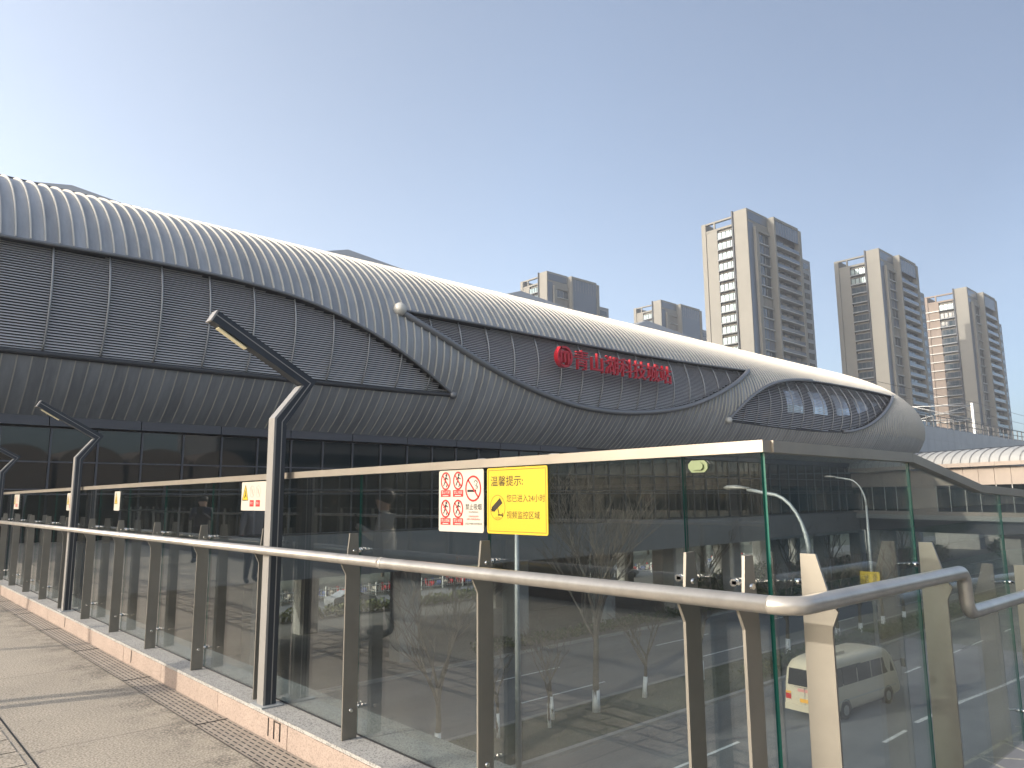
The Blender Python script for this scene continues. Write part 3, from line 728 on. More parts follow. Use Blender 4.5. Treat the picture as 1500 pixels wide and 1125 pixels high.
# lip of the top light shell thickened with a dark underside shadow gap comes from REC; louvre screens
ARC = math.degrees(.158/9.6)
for K in 'ABC':
    a, c = SPAN[K]; mb = MB(); ph = -25.0
    while ph < 32:
        step = .5; runs = []; cur = None; x = a
        while x <= c:
            t, bo = ev(K+'_top', x), ev(K+'_bot', x); inside = bo < ph < t
            if inside and cur is None: cur = x
            if not inside and cur is not None: runs.append((cur, x-step)); cur = None
            x += step
        if cur is not None: runs.append((cur, c))
        for (r0, r1) in runs:
            if r1-r0 < .6: continue
            n = max(1, int((r1-r0)/2.5)); base = len(mb.v)
            for i in range(n+1):
                xx = r0+(r1-r0)*i/n
                mb.v += [tp(xx, ph, REC+.115), tp(xx, ph+.46, REC+.06), tp(xx, ph+.44, REC+.03), tp(xx, ph-.02, REC+.03)]
            for i in range(n):
                for q in range(4): mb.f.append([base+i*4+q, base+i*4+(q+1) % 4, base+(i+1)*4+(q+1) % 4, base+(i+1)*4+q]); mb.m.append(0); mb.sm.append(False)
        ph += ARC*(1.5 if K == 'C' else 1.0)
    mb.build('louvre_screen', 'louvre', station)
    # curved vertical mullions in front of the blades
    x = math.ceil(a/2.07)*2.07+1.45
    while x < c-.5:
        bo, t = ev(K+'_bot', x), ev(K+'_top', x)
        if t-bo > 1.5:
            n = max(2, int((t-bo)/3)); ml = MB(); ml.tube([tp(x, bo+(t-bo)*i/n, REC+.15) for i in range(n+1)], .045, 6); ml.build('louvre_mullion', 'mullion', station)
        x += 2.07
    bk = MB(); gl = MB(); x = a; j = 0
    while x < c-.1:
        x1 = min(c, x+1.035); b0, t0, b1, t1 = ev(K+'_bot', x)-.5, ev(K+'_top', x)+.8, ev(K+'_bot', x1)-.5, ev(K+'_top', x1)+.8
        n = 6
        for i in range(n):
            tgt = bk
            if K == 'C' and x > 63 and (j % 5) in (1, 2, 3) and i >= 2: tgt = gl  # mirror panels added to stand for sky seen through the far side
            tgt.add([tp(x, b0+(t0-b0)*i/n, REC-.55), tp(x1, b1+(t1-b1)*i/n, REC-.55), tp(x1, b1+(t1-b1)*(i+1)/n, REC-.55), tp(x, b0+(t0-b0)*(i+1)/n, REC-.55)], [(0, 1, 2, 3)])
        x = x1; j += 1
        if gl.v and (j % 5) == 4: gl.build('sky_glimpse_panel', 'sky_mirror', station); gl = MB()
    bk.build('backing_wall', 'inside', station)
    if gl.v: gl.build('sky_glimpse_panel', 'sky_mirror', station)
# gutter strip along the ridge on the near stretch
mb = MB()
x = XL
while x < 26:
    mb.add([tp(x, 66, .0), tp(x+2, 66, .0), tp(x+2, 67.5, .16), tp(x, 67.5, .16)], [(0, 1, 2, 3)]); mb.add([tp(x, 67.5, .16), tp(x+2, 67.5, .16), tp(x+2, 72, .2), tp(x, 72, .2)], [(0, 1, 2, 3)])
    x += 2
mb.build('ridge_gutter', 'trim_dark', station)
# low folded skylights along the ridge
for xa, xm, xb, zt in ((-14.5, -9.5, -6, 18.8), (3.5, 7.9, 12.6, 18.56), (20.0, 24.7, 31.5, 18.74), (35.5, 41.0, 48.5, 18.82), (51.5, 58.0, 67, 18.98)):
    mb = MB(); yb0, yb1 = 41.0, 47.0; zb = 16.7
    top = (xm, 44, zt); c0, c1, c2, c3 = (xa, yb0, zb), (xb, yb0, zb), (xb, yb1, zb), (xa, yb1, zb); l, r_ = (xa, 44, 17.0), (xb, 44, 17.0)
    mb.add([c0, c1, c2, c3, top, l, r_], [(0, 4, 5), (0, 1, 4), (1, 6, 4), (2, 4, 6), (2, 3, 4), (3, 5, 4), (0, 5, 3), (1, 2, 6)]); mb.build('skylight', 'tower_grey', station)
# fascia, curtain wall, floor slab
YF = 36.0
mb = MB(); x = XL; 
while x < 106:
    L = 3.6; gap = .02
    dy = .25 if x > 38.4 else 0
    mb.box(x+gap, min(x+L-gap, 104), YF+dy, YF+.5+dy, 4.80, 5.42 if x < 38.4 else 5.3)
    x += L
mb.box(XL, 106, YF+.52, YF+.9, 4.7, 5.6); mb.build('fascia', 'fascia', station)
MOD = 1.80; nb = int((106-XL)/MOD); xw0 = 6.55-MOD*int((6.55-XL)/MOD)
panes = []
for i in range(nb):
    xa = xw0+i*MOD
    if xa > 82.5: break
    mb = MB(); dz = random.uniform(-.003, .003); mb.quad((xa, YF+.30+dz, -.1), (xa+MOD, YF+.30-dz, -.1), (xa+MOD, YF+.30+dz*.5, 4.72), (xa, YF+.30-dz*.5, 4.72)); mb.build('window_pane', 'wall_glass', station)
mb = MB(); i = 0
while xw0+i*MOD < 84.5:
    xa = xw0+i*MOD; mb.box(xa-.035, xa+.035, YF+.20, YF+.29, -.1, 4.72); i += 1
for zz in (3.3, 2.15, 1.95, -.08): mb.box(xw0, 84.1, YF+.235, YF+.285, zz-.03, zz+.03)
mb.build('window_frame', 'fascia', station)
mb = MB(); mb.box(XL, 84.5, YF-.1, 54, -2.35, -.15); mb.build('floor_slab', 'slab', station)
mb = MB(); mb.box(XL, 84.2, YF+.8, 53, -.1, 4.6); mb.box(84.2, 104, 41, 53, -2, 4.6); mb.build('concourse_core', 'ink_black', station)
for x in range(-55, 108, 9):
    for y in (38.4, 51):
        mb = MB(); mb.prism([(x-.7, y-.55), (x-.5, y-.7), (x+.5, y-.7), (x+.7, y-.55), (x+.7, y+.55), (x+.5, y+.7), (x-.5, y+.7), (x-.7, y+.55)], 'z', GZ+.1, -2.35); mb.build('column', 'concrete', station)
mb = MB()
for xa, xb in ((-60, -22), (-8, 22), (44, 52), (64, 71)): mb.box(xa, xb, 47, 49, GZ+.1, -2.36)
mb.build('ground_floor_wall', 'fascia', station)
# red lettering with its rails
vs, fs = text_mesh('青山湖科技城站', 1.40, .09, 'LEFT', 1.06, .005)
mb = MB(); ux = [v[0] for v in vs]; wtxt = max(ux)-min(ux); scx = (45.45-34.95)/wtxt
ZL = 10.06
mb.add([(34.95+(v[0]-min(ux))*scx, 32.45-v[2], ZL+v[1]) for v in vs], fs)
lt = mb.build('red_lettering', 'red', station)
mb = MB(); cx, cz = 33.83, 10.58
def ringp(mb, cx, cz, ro, ri, y0, y1, n=28, sx=1.0):
    for k in range(n):
        a, c = 2*math.pi*k/n, 2*math.pi*(k+1)/n
        P = lambda r, t, y: (cx+r*math.cos(t)*sx, y, cz+r*math.sin(t))
        q = [P(ro, a, y0), P(ro, c, y0), P(ri, c, y0), P(ri, a, y0), P(ro, a, y1), P(ro, c, y1), P(ri, c, y1), P(ri, a, y1)]
        mb.add(q, [(0, 1, 2, 3), (7, 6, 5, 4), (0, 4, 5, 1), (2, 6, 7, 3)])
ringp(mb, cx, cz, .70, .56, 32.2, 32.55)
for xo, z0, z1 in ((-.36, -.52, .62), (0, -.36, .34), (.34, -.52, .30)): mb.box(cx+xo-.085, cx+xo+.085, 32.2, 32.52, cz+z0, cz+z1)
mb.box(cx-.36, cx+.34, 32.22, 32.5, cz+.22, cz+.40); mb.box(cx-.6, cx-.3, 32.22, 32.5, cz-.3, cz-.1); mb.box(cx+.3, cx+.6, 32.22, 32.5, cz-.3, cz-.1)
mb.build('round_emblem', 'red', station)
mb = MB()
for zz in (10.1, 11.05): mb.tube([(34.2, 32.75, zz), (45.7, 32.75, zz)], .03, 6)
for k in range(8): x = 34.5+k*1.55; mb.tube([(x, 32.75, 9.95), (x, 32.75, 11.2)], .025, 6); mb.tube([(x, 32.75, 10.9), (x, 33.5, 10.9)], .02, 5)
mb.build('letter_rail', 'mullion', station)

# ------------------------------------------------------------------ viaduct beyond the tube with barrier, catenary
via = thing('railway_viaduct', 'grey panelled viaduct parapet running on to the right beyond the station', 'viaduct', (160, 45, GZ))
mb = MB(); x = 100
while x < 420: mb.box(x+.015, x+2.985, 40.6, 41.0, 8.0, 10.0); mb.box(x+.015, x+2.985, 40.62, 41.0, 10.02, 12.0); x += 3
mb.build('parapet_panels', 'parapet', via)
mb = MB(); mb.add([(100, 40.6, 8.0), (420, 40.6, 8.0), (420, 37.3, 7.0), (100, 37.3, 7.0), (100, 40.6, 6.4), (420, 40.6, 6.4), (420, 37.3, 6.6), (100, 37.3, 6.6)], [(0, 1, 2, 3), (3, 2, 6, 7), (4, 5, 6, 7)]); mb.build('apron_roof', 'slab', via)
mb = MB(); mb.box(100, 420, 41, 52, 6.5, 9.2)
for x in range(120, 420, 30): mb.box(x-1.5, x+1.5, 43, 50, GZ, 6.5)
mb.build('deck_beam', 'concrete', via)
mb = MB(); x = 110.0
while x < 420: mb.box(x-.06, x+.06, 40.75, 40.9, 12.0, 13.9); x += 3.0
for zz in (13.85, 12.95): mb.box(110, 420, 40.78, 40.86, zz-.05, zz+.05)
mb.build('barrier_frame', 'trim_dark', via)
mb = MB(); mb.box(128, 420, 48.5, 48.6, 12, 14.2); mb.build('far_noise_barrier', 'tower_grey', via)
cat_ = thing('catenary_mast', 'pale steel catenary mast with a braced cross beam above the viaduct', 'mast', (152, 43, 9.2))
mb = MB(); mb.box(151.8, 152.3, 42.8, 43.2, 9.2, 18.2); mb.build('mast', 'galv', cat_)
mb = MB(); mb.tube([(152, 43, 17.8), (146, 51, 17.8)], .1, 6); mb.tube([(152, 43, 15.2), (146, 51, 15.2)], .1, 6); mb.tube([(152, 43, 17.8), (146, 51, 15.2)], .07, 6); mb.tube([(152, 43, 15.2), (146, 51, 17.8)], .07, 6); mb.build('cross_beam', 'galv', cat_)
for zz, yy in ((17.2, 44.5), (15.4, 44.5), (18.0, 42.0)):
    mb = MB(); mb.tube([(108, yy, zz-.4), (152, yy, zz), (260, yy, zz-1.0), (400, yy, zz)], .035, 4); mb.build('contact_wire', 'wire', cat_)

# ------------------------------------------------------------------ enclosed footbridge with curved canopy at the right
P0, P1 = Vector((84.6, 38.0)), Vector((71.5, 5.0)); D = (P1-P0).normalized(); N = Vector((-D.y, D.x))
if N.x > 0: N = -N            # towards the camera side (-x)
LN = (P1-P0).length
cb = thing('covered_footbridge', 'far covered footbridge with a pale ribbed barrel roof, beige wall and dark windows', 'footbridge', (78, 22, GZ))
def cp_(s, n, z): p = P0+D*s+N*n; return (p.x, p.y, z)
def cbox(mb, s0, s1, n0, n1, z0, z1):
    v = [cp_(s, n, z) for z in (z0, z1) for s, n in ((s0, n0), (s1, n0), (s1, n1), (s0, n1))]
    mb.add(v, [(0, 3, 2, 1), (4, 5, 6, 7), (0, 1, 5, 4), (1, 2, 6, 5), (2, 3, 7, 6), (3, 0, 4, 7)])
mb = MB(); rows = []
def croof(s, k, of=0): a = math.pi*k/12; return cp_(s, (3.0+of)*math.cos(a)-2.4, 4.55+(1.45+of)*math.sin(a))
for s in (0, LN): rows.append([croof(s, k) for k in range(13)])
mb.grid(rows); mb.build('barrel_roof', 'canopy', cb)
mb = MB(); s = .5
while s < LN:
    for k in range(12):
        for (o0, o1, s0, s1) in ((.09, .09, s, s+.07),):
            mb.add([croof(s0, k, .06), croof(s1, k, .06), croof(s1, k+1, .06), croof(s0, k+1, .06)], [(0, 1, 2, 3)])
            mb.add([croof(s0, k, 0), croof(s0, k, .06), croof(s0, k+1, .06), croof(s0, k+1, 0)], [(0, 1, 2, 3)])
    s += .95
mb.build('roof_ribs', 'trim_grey', cb)
mb = MB(); s = 0
while s < LN: cbox(mb, s+.01, min(s+2.4, LN)-.01, .62, .75, 4.22, 4.58); s += 2.4
mb.build('eave_gutter', 'beige', cb)
mb = MB(); cbox(mb, 0, LN, -4.9, .0, -.2, 4.1); mb.build('inner_wall', 'trim_dark', cb)
mb = MB(); s = 0
while s < LN:
    cbox(mb, s+.02, min(s+1.55, LN)-.02, .0, .12, 2.55, 4.1); s += 1.55
mb.build('upper_wall_panels', 'beige', cb)
mb = MB(); s = 0
while s < LN: cbox(mb, s+.02, min(s+1.55, LN)-.02, .0, .12, -.3, .05); s += 1.55
mb.build('lower_wall_panels', 'beige', cb)
s = 0; i = 0
while s < LN-1.5:
    if i % 7 == 3:
        mb = MB(); cbox(mb, s+.05, s+3.05, .0, .11, .06, 2.54); mb.build('wall_pier', 'beige', cb)
    else:
        mb = MB(); cbox(mb, s+.08, s+3.02, .0, .06, .06, 2.54); wn_ = mb.build('window', 'dark_glass', cb)
        mb = MB(); cbox(mb, s+.03, s+.09, .0, .12, .06, 2.54); cbox(mb, s+1.5, s+1.56, .061, .11, .06, 2.54); mb.build('window_frame', 'frame_white', wn_)
    s += 3.1; i += 1
mb = MB(); cbox(mb, 0, LN, -5.2, .3, -.75, -.31); mb.build('floor_edge', 'canopy', cb)
mb = MB(); cbox(mb, 0, LN, -4.4, -.4, -2.0, -.76); mb.build('girder', 'trim_dark', cb)
for s in (2, 17.5, 32):
    mb = MB(); cbox(mb, s, s+1.9, -3.6, -1.2, GZ, -2.0); mb.build('pier', 'concrete', cb)

# ------------------------------------------------------------------ towers
def tower(cx, cy, ztop, sc, label, fl=3.42, variant='plain', nfl=26):
    """cx,cy: the corner of the first wing nearest the viewer; wings step back to the right"""
    o = thing('apartment_tower', label, 'apartment tower', (cx+14*sc, cy+8*sc, GZ), 'apartment towers behind the station')
    S = lambda v: v*sc
    wa = 'tower_wall'
    zb = GZ; LA = S(15.8)
    wl_ = 'tower_tan' if variant == 'tan' else wa
    mb = MB()
    mb.box(cx, cx+S(12.2), cy, cy+LA*.29, zb, ztop+1.2)            # lit wing at the corner
    mb.box(cx+S(.9), cx+S(14), cy+LA*.30, cy+LA*.655, zb, ztop-2.6)   # window bay recess
    mb.build('wall', wa, o)
    mb = MB(); mb.box(cx+S(.15), cx+S(14), cy+LA*.66, cy+LA*.90, zb, ztop-2.6); mb.build('side_wall', wl_, o)
    mb = MB(); mb.box(cx-.1, cx+S(14), cy+LA*.905, cy+LA, zb, ztop); mb.box(cx+S(.05), cx+S(1), cy+LA*.30, cy+LA*.905, ztop-.5, ztop)
    mb.box(cx+S(.05), cx+S(.5), cy+LA*.70, cy+LA*.73, ztop-2.6, ztop-.5); mb.box(cx+S(.1), cx+S(.5), cy+LA*.3, cy+LA*.9, ztop-3.2, ztop-2.55); mb.build('roof_frame', 'tower_wall' if variant != 'tan' else wl_, o)
    mb = MB(); mb.box(cx-S(.5), cx+S(.3), cy+LA*.285, cy+LA*.31, zb, ztop+1.4); mb.build('dark_fin', 'tower_dark', o)
    for i in range(nfl):
        z = ztop-3.5-(i+1)*fl+.6
        if z < 20: break
        lit = (ztop-z < 12) if variant == 'shade' else ((ztop-z < 7) if variant == 'tan' else True)  # picks the brightened glass colour for windows taken as sunlit
        wdn = MB(); wdn.box(cx-S(.15), cx+S(.9), cy+LA*.325, cy+LA*.64, z, z+fl*.58); wo = wdn.build('window', 'sunlit_glass' if lit else 'tower_glass', o)
        fr = MB()
        for k in (0, .13, .42, .71, 1): yy = cy+LA*(.325+.315*k); fr.box(cx-S(.22), cx-S(.151), yy-.16, yy+.16, z, z+fl*.58)
        fr.box(cx-S(.22), cx-S(.151), cy+LA*.325, cy+LA*.64, z+fl*.58-.1, z+fl*.58+.04)
        fr.build('window_frame', 'tower_dark', wo)
        sl_ = MB(); sl_.box(cx-S(.5), cx+S(.9), cy+LA*.315, cy+LA*.65, z-.42, z-.06); sl_.build('sill', 'tower_grey', wo)
        if variant == 'tan':
            sb = MB(); sb.box(cx-S(.35), cx+S(.15), cy+LA*.655, cy+LA*1.08, z-.42, z-.06); sb.box(cx+S(.1), cx+S(5), cy+LA*1.0, cy+LA*1.1, z-.42, z-.02); sb.build('side_balcony', 'frame_white', o)
    # -y facade of the first wing: window strip, thin fin, window bay
    mb = MB(); mb.box(cx+S(.35), cx+S(3.2), cy-.06, cy-.01, zb, ztop-3); mb.box(cx+S(.7), cx+S(11.6), cy-.06, cy-.01, ztop-2.2, ztop+.4); mb.build('dark_window_strip', 'balcony_glass', o)
    mb = MB(); mb.box(cx+S(3.3), cx+S(5.0), cy-S(.9), cy-.02, zb, ztop-4.3); mb.box(cx+S(5.0), cx+S(11.9), cy-S(.7), cy-.02, ztop-5.4, ztop-4.4); mb.build('thin_fin', wa, o)
    for i in range(nfl):
        z = ztop-6-(i+1)*fl+.6
        if z < 20: break
        wd = MB(); wd.box(cx+S(5.1), cx+S(12.0), cy-S(.12), cy-.012, z+.15, z+fl*.93); wo = wd.build('bay_window', random.choice(['tower_glass', 'tower_glass', 'tower_glass', 'balcony_glass', 'balcony_glass', 'curtain']), o)
        sd_ = MB(); sd_.box(cx+S(5.2), cx+S(11.9), cy-S(.6), cy-.013, z-.16, z+.12); sd_.build('bay_sill', 'tower_slab', wo)
        mu = MB()
        for q in (7.3, 9.4): mu.box(cx+S(q)-.09, cx+S(q)+.09, cy-S(.2), cy-S(.125), z+.3, z+fl*.88)
        mu.build('bay_mullion', 'tower_wall', wo)
    # second wing, nearer to the viewer on the right
    yb = cy-S(2.2); xb0, xb1 = cx+S(12.25), cx+S(29.6)
    mb = MB(); mb.box(xb0, xb0+S(.9), yb, cy+S(8), zb, ztop+.9); mb.box(xb1-S(1.6), xb1, yb, cy+S(8), zb, ztop+.2); mb.box(xb0+S(.9), xb1-S(1.6), yb+S(.1), yb+S(.8), ztop+.0, ztop+.9); mb.build('wing_wall', wa, o)
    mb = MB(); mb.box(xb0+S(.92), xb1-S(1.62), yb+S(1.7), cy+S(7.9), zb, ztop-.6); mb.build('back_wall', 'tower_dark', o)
    cr = 4.6 if variant != 'screen' else 19
    mb = MB(); mb.box(xb0+S(.9), xb1-S(1.7), yb+S(.25), yb+S(.4), ztop-cr, ztop-.1); cg = mb.build('glass_screen', 'balcony_glass', o)
    mb = MB(); n = 9
    for k in range(n+1): xx = xb0+S(.9)+(xb1-xb0-S(2.6))*k/n; mb.box(xx-.05, xx+.05, yb+S(.18), yb+S(.249), ztop-(cr if variant != 'screen' else 5), ztop-.1)
    mb.build('screen_mullion', 'tower_grey', cg)
    for i in range(nfl):
        z = ztop-cr-1.2-(i+1)*fl+.9
        if z < 20: break
        bl = MB(); bl.box(xb0+S(.82), xb1-S(1.62), yb+S(.1), yb+S(1.69), z-.26, z-.0); bo = bl.build('balcony', 'tower_slab', o)
        gl_ = MB(); gl_.box(xb0+S(.9), xb1-S(1.7), yb+S(.14), yb+S(.2), z+.01, z+1.05); gl_.build('balustrade', 'balcony_glass', bo)
        wg = MB()
        for q in range(4):
            xa = xb0+S(1.4)+q*S(3.6); wg.box(xa, xa+S(2.9), yb+S(1.6), yb+S(1.69), z+.2, z+fl*.78, 1 if random.random() < .3 else 0)
        wg.build('balcony_window', ['tower_glass', 'curtain'], bo)
        if random.random() < .5:
            ac = MB(); xa = xb0+S(1.5)+random.random()*S(11); ac.box(xa, xa+.9, yb+S(.22), yb+S(.6), z+.02, z+.75); ac.build('air_conditioner', 'frame_white', bo)
    # rear wing
    mb = MB(); mb.box(xb1+.02, xb1+S(7), cy-S(1.2), cy+S(8), zb, ztop-8.5); mb.build('rear_wing', 'tower_grey', o)
    for i in range(nfl):
        z = ztop-9.5-(i+1)*fl
        if z < 20: break
        wd = MB(); wd.box(xb1+S(1.0), xb1+S(5.6), cy-S(1.2)-.08, cy-S(1.2)-.01, z+.9, z+fl*.85); wd.build('rear_window', 'tower_glass', o)
    mb = MB(); mb.box(cx+S(8), cx+S(13), cy+S(2), cy+S(6), ztop-2, ztop+1.5); mb.build('roof_house', 'tower_grey', o)
    return o
tower(201.4, 113.2, 89.2, 1.03, 'tallest and nearest apartment tower, its whole left window strip shining')
tower(251.1, 93.8, 82.4, .96, 'second tower from the right, only its two top left windows bright', 3.25, 'shade')
tower(318.1, 87.7, 80.4, 1.0, 'rightmost tower with tan side wall and thin balconies on its left edge', 3.4, 'tan')
tower(200.3, 199.9, 89.4, .97, 'leftmost tower, only its top storeys and glass screen above the roof', 3.3, 'screen')
tower(270.8, 197.2, 89.6, .99, 'low-looking tower between the leftmost and the tallest one', 3.4, 'screen')

# ------------------------------------------------------------------ minibus
def minibus(x, y, rz):
    o = thing('minibus', 'cream minibus seen from behind, driving in the near road behind the posts', 'minibus', (x, y, GZ+.005), None, rz)
    L, W, H = 7.0, 1.02, 2.62
    st = [(-.04, .55, .9, .94, .62), (0.0, .40, 1.3, .97, .66), (.05, .32, 1.8, .99, .80), (.22, .30, 2.30, 1.0, .92), (.5, .30, 2.5, 1.0, .98), (1.2, .30, 2.6, 1.0, 1), (5.2, .30, 2.62, 1.0, 1), (5.9, .30, 2.52, 1.0, .97), (6.35, .30, 2.25, .98, .9), (6.75, .32, 1.55, .96, .7), (6.95, .36, 1.15, .92, .6), (7.0, .45, .95, .88, .6)]
    rows = []
    for (px, z0, z1, ws, tp_) in st:
        w0 = W*ws; hs = z1-z0; r = min(.30, hs*.4)
        half = [(0.0, z0), (w0*.88, z0), (w0*.97, z0+.06*hs), (w0, z0+.16*hs), (w0, z0+.42*hs), (w0*.985, z0+.52*hs), (w0*.95, z1-r), (w0*.915, z1-r*.62), (w0*.84, z1-r*.3), (w0*.70, z1-r*.09), (w0*.4, z1-.01), (0, z1)]
        rows.append([(px, -a, c) for a, c in half]+[(px, a, c) for a, c in half[-2::-1]])
    mb = MB(); mb.grid(rows); mb.add(rows[0], [tuple(range(len(rows[0])))]); mb.add(rows[-1], [tuple(range(len(rows[-1])))[::-1]]); bd = mb.build('body', 'bus', o, local=True)
    # windows: side glass strips
    for s in (-1, 1):
        mb = MB(); mb.add([(.5, s*(W*.985+.006), 1.36), (5.2, s*(W*.985+.006), 1.36), (5.2, s*(W*.945+.010), 2.2), (.5, s*(W*.945+.010), 2.2)], [(0, 1, 2, 3)]); mb.build('window_surround', 'tyre', o, local=True)
        segs = [(.55, 1.45), (1.52, 2.75), (2.82, 4.05), (4.12, 5.1)]
        for xa, xb in segs:
            mb = MB(); mb.add([(xa, s*(W*.985+.012), 1.42), (xb, s*(W*.985+.012), 1.42), (xb, s*(W*.945+.016), 2.16), (xa, s*(W*.945+.016), 2.16)], [(0, 1, 2, 3)]); mb.build('side_window', 'bus_glass', o, local=True)
        mb = MB(); mb.add([(5.16, s*(W*.985+.012), 1.42), (6.35, s*(W*.965+.012), 1.42), (6.0, s*(W*.93+.012), 2.12), (5.16, s*(W*.945+.016), 2.16)], [(0, 1, 2, 3)]); mb.build('front_side_window', 'bus_glass', o, local=True)
        mb = MB(); mb.box(.1, 6.4, s*(W+.004)-.006, s*(W+.004)+.006, .78, .81); mb.build('side_trim', 'galv', o, local=True)
        for wx in (1.55, 5.55):
            mb = MB(); mb.tube([(wx, s*(W-.20), .38), (wx, s*(W+.01), .38)], .38, 24); wo = mb.build('wheel', 'tyre', o, local=True)
            mb = MB(); mb.tube([(wx, s*(W+.0), .38), (wx, s*(W+.022), .38)], .22, 18); mb.build('rim', 'rim', wo, local=True)
            mb = MB()
            for k in range(11):
                a = math.pi*k/10; c = math.pi*(k+1)/10
                if k < 10: mb.add([(wx+.47*math.cos(a), s*(W+.008), .38+.47*math.sin(a)), (wx+.47*math.cos(c), s*(W+.008), .38+.47*math.sin(c)), (wx+.41*math.cos(c), s*(W+.008), .38+.41*math.sin(c)), (wx+.41*math.cos(a), s*(W+.008), .38+.41*math.sin(a))], [(0, 1, 2, 3)])
            mb.build('wheel_arch', 'tyre', o, local=True)
    mb = MB(); mb.prism([(-.82, 1.42), (.82, 1.42), (.78, 2.12), (-.78, 2.12)], 'x', -.012, 0)
    vs = mb.v; mb.v = [(.005+(v[2]-1.3)*.17+v[0]-.03, v[1], v[2]) for v in vs]; mb.build('rear_window', 'bus_glass', o, local=True)
    for s in (-1, 1):
        mb = MB(); mb.box(-.055, .05, s*.80-.13, s*.80+.13, .80, 1.02); mb.build('tail_light', 'tail', o, local=True)
        mb = MB(); mb.box(-.045, .05, s*.80-.13, s*.80+.13, 1.04, 1.12); mb.build('turn_signal', 'plate', o, local=True)
    mb = MB(); mb.box(-.062, -.03, -.24, .24, .74, .90); pl_ = mb.build('number_plate', 'plate', o, local=True)
    mb = MB(); mb.box(-.12, .1, -.96, .96, .36, .62); mb.build('rear_bumper', 'bus', o, local=True)
    mb = MB(); mb.box(-.035, .0, -.30, .34, 1.18, 1.30); mb.build('rear_badge', 'ink_pink', o, local=True)
    mb = MB(); mb.box(-.045, .02, -.012, .012, .65, 1.36); mb.box(-.045, .02, -.5, .5, 1.355, 1.37); mb.build('door_seam', 'trim_grey', o, local=True)
    for s in (-1, 1):
        mb = MB(); mb.tube([(6.45, s*.95, 1.85), (6.75, s*1.22, 1.9)], .015, 6); mb.box(6.70, 6.80, s*1.28-.09, s*1.28+.09, 1.58, 1.96); mb.build('wing_mirror', 'trim_dark', o, local=True)
    mb = MB(); mb.box(1.6, 2.7, -.5, .5, 2.60, 2.72); mb.build('roof_unit', 'bus', o, local=True)
    mb = MB(); mb.add([(6.38, -.86, 1.45), (6.38, .86, 1.45), (6.16, .8, 2.2), (6.16, -.8, 2.2)], [(0, 1, 2, 3)]); mb.v = [(v[0]+.30, v[1], v[2]) for v in mb.v]; mb.build('windscreen', 'bus_glass', o, local=True)
    return o
_bus = minibus(31.9, 16.5, R(-4)); _bus.scale = (.96, .97, .97)

# ------------------------------------------------------------------ street lamps
def street_lamp(px, py, hgt, arm, sgn, label, double=False):
    o = thing('street_lamp', label, 'street lamp', (px, py, GZ), 'street lamps along the road')
    r = .11
    mb = MB(); mb.tube([(0, 0, 0), (0, 0, hgt*.55), (0, 0, hgt-2.0)], [.12, .095, .07], 10); mb.build('pole', 'galv', o, local=True)
    for s in ((sgn, -sgn) if double else (sgn,)):
        pts = [(0, 0, hgt-2.0)]
        for k in range(1, 9):
            a = R(90*k/8); pts.append((0, s*(arm*.62)*(1-math.cos(a)), hgt-2.0+1.75*math.sin(a)))
        pts.append((0, s*arm, hgt-.12))
        mb = MB(); mb.tube(pts, [.065]*3+[.05]*7, 8); mb.build('arm', 'galv', o, local=True)
        mb = MB(); y0 = s*arm; y1 = s*(arm+.75)
        mb.tube([(0, y0-s*.1, hgt-.13), (0, y0+s*.15, hgt-.08), (0, (y0+y1)/2, hgt-.05), (0, y1-s*.1, hgt-.05), (0, y1, hgt-.06)], [.05, .10, .15, .13, .05], 10)
        mb.v = [(v[0]*1.1, v[1], hgt-.06+(v[2]-hgt+.06)*.5) for v in mb.v]; mb.build('lamp_head', 'lamp_grey', o, local=True)
    mb = MB(); mb.box(-.25, .25, -.25, .25, 0, .06); mb.build('base_plate', 'galv', o, local=True)
    return o
street_lamp(19.6, 9.75, 9.85, 1.75, 1, 'nearest street lamp, its pole crossing in front of the minibus')
street_lamp(50.2, 20.9, 10.9, 1.9, 1, 'farther street lamp carrying the yellow notice board')
street_lamp(18.4, 20.1, 11.05, 1.5, 1, 'street lamp behind the yellow sign, only its head above the top rail', True)
street_lamp(92, 21.3, 10.5, 2.0, 1, 'smallest street lamp, at the far right', True)
bd_ = thing('notice_board', 'small yellow board with dark characters on the farther street lamp', 'sign board', (49.9, 20.9, -4.35))
mb = MB(); mb.box(-.03, 0, -.62, .62, 0, 1.15); mb.build('board', 'sign_yellow', bd_, local=True)
mb = MB()
for i, t in enumerate(('注意安全', '减速慢行')):
    for j, ch in enumerate(t):
        vs, fs = text_mesh(ch, .30); mb.add([(-.034, .40-(i*.52)-v[0]-.05, .84-j*.26+v[1]) for v in vs], fs)
mb.build('lettering', 'ink_brown', bd_, local=True)

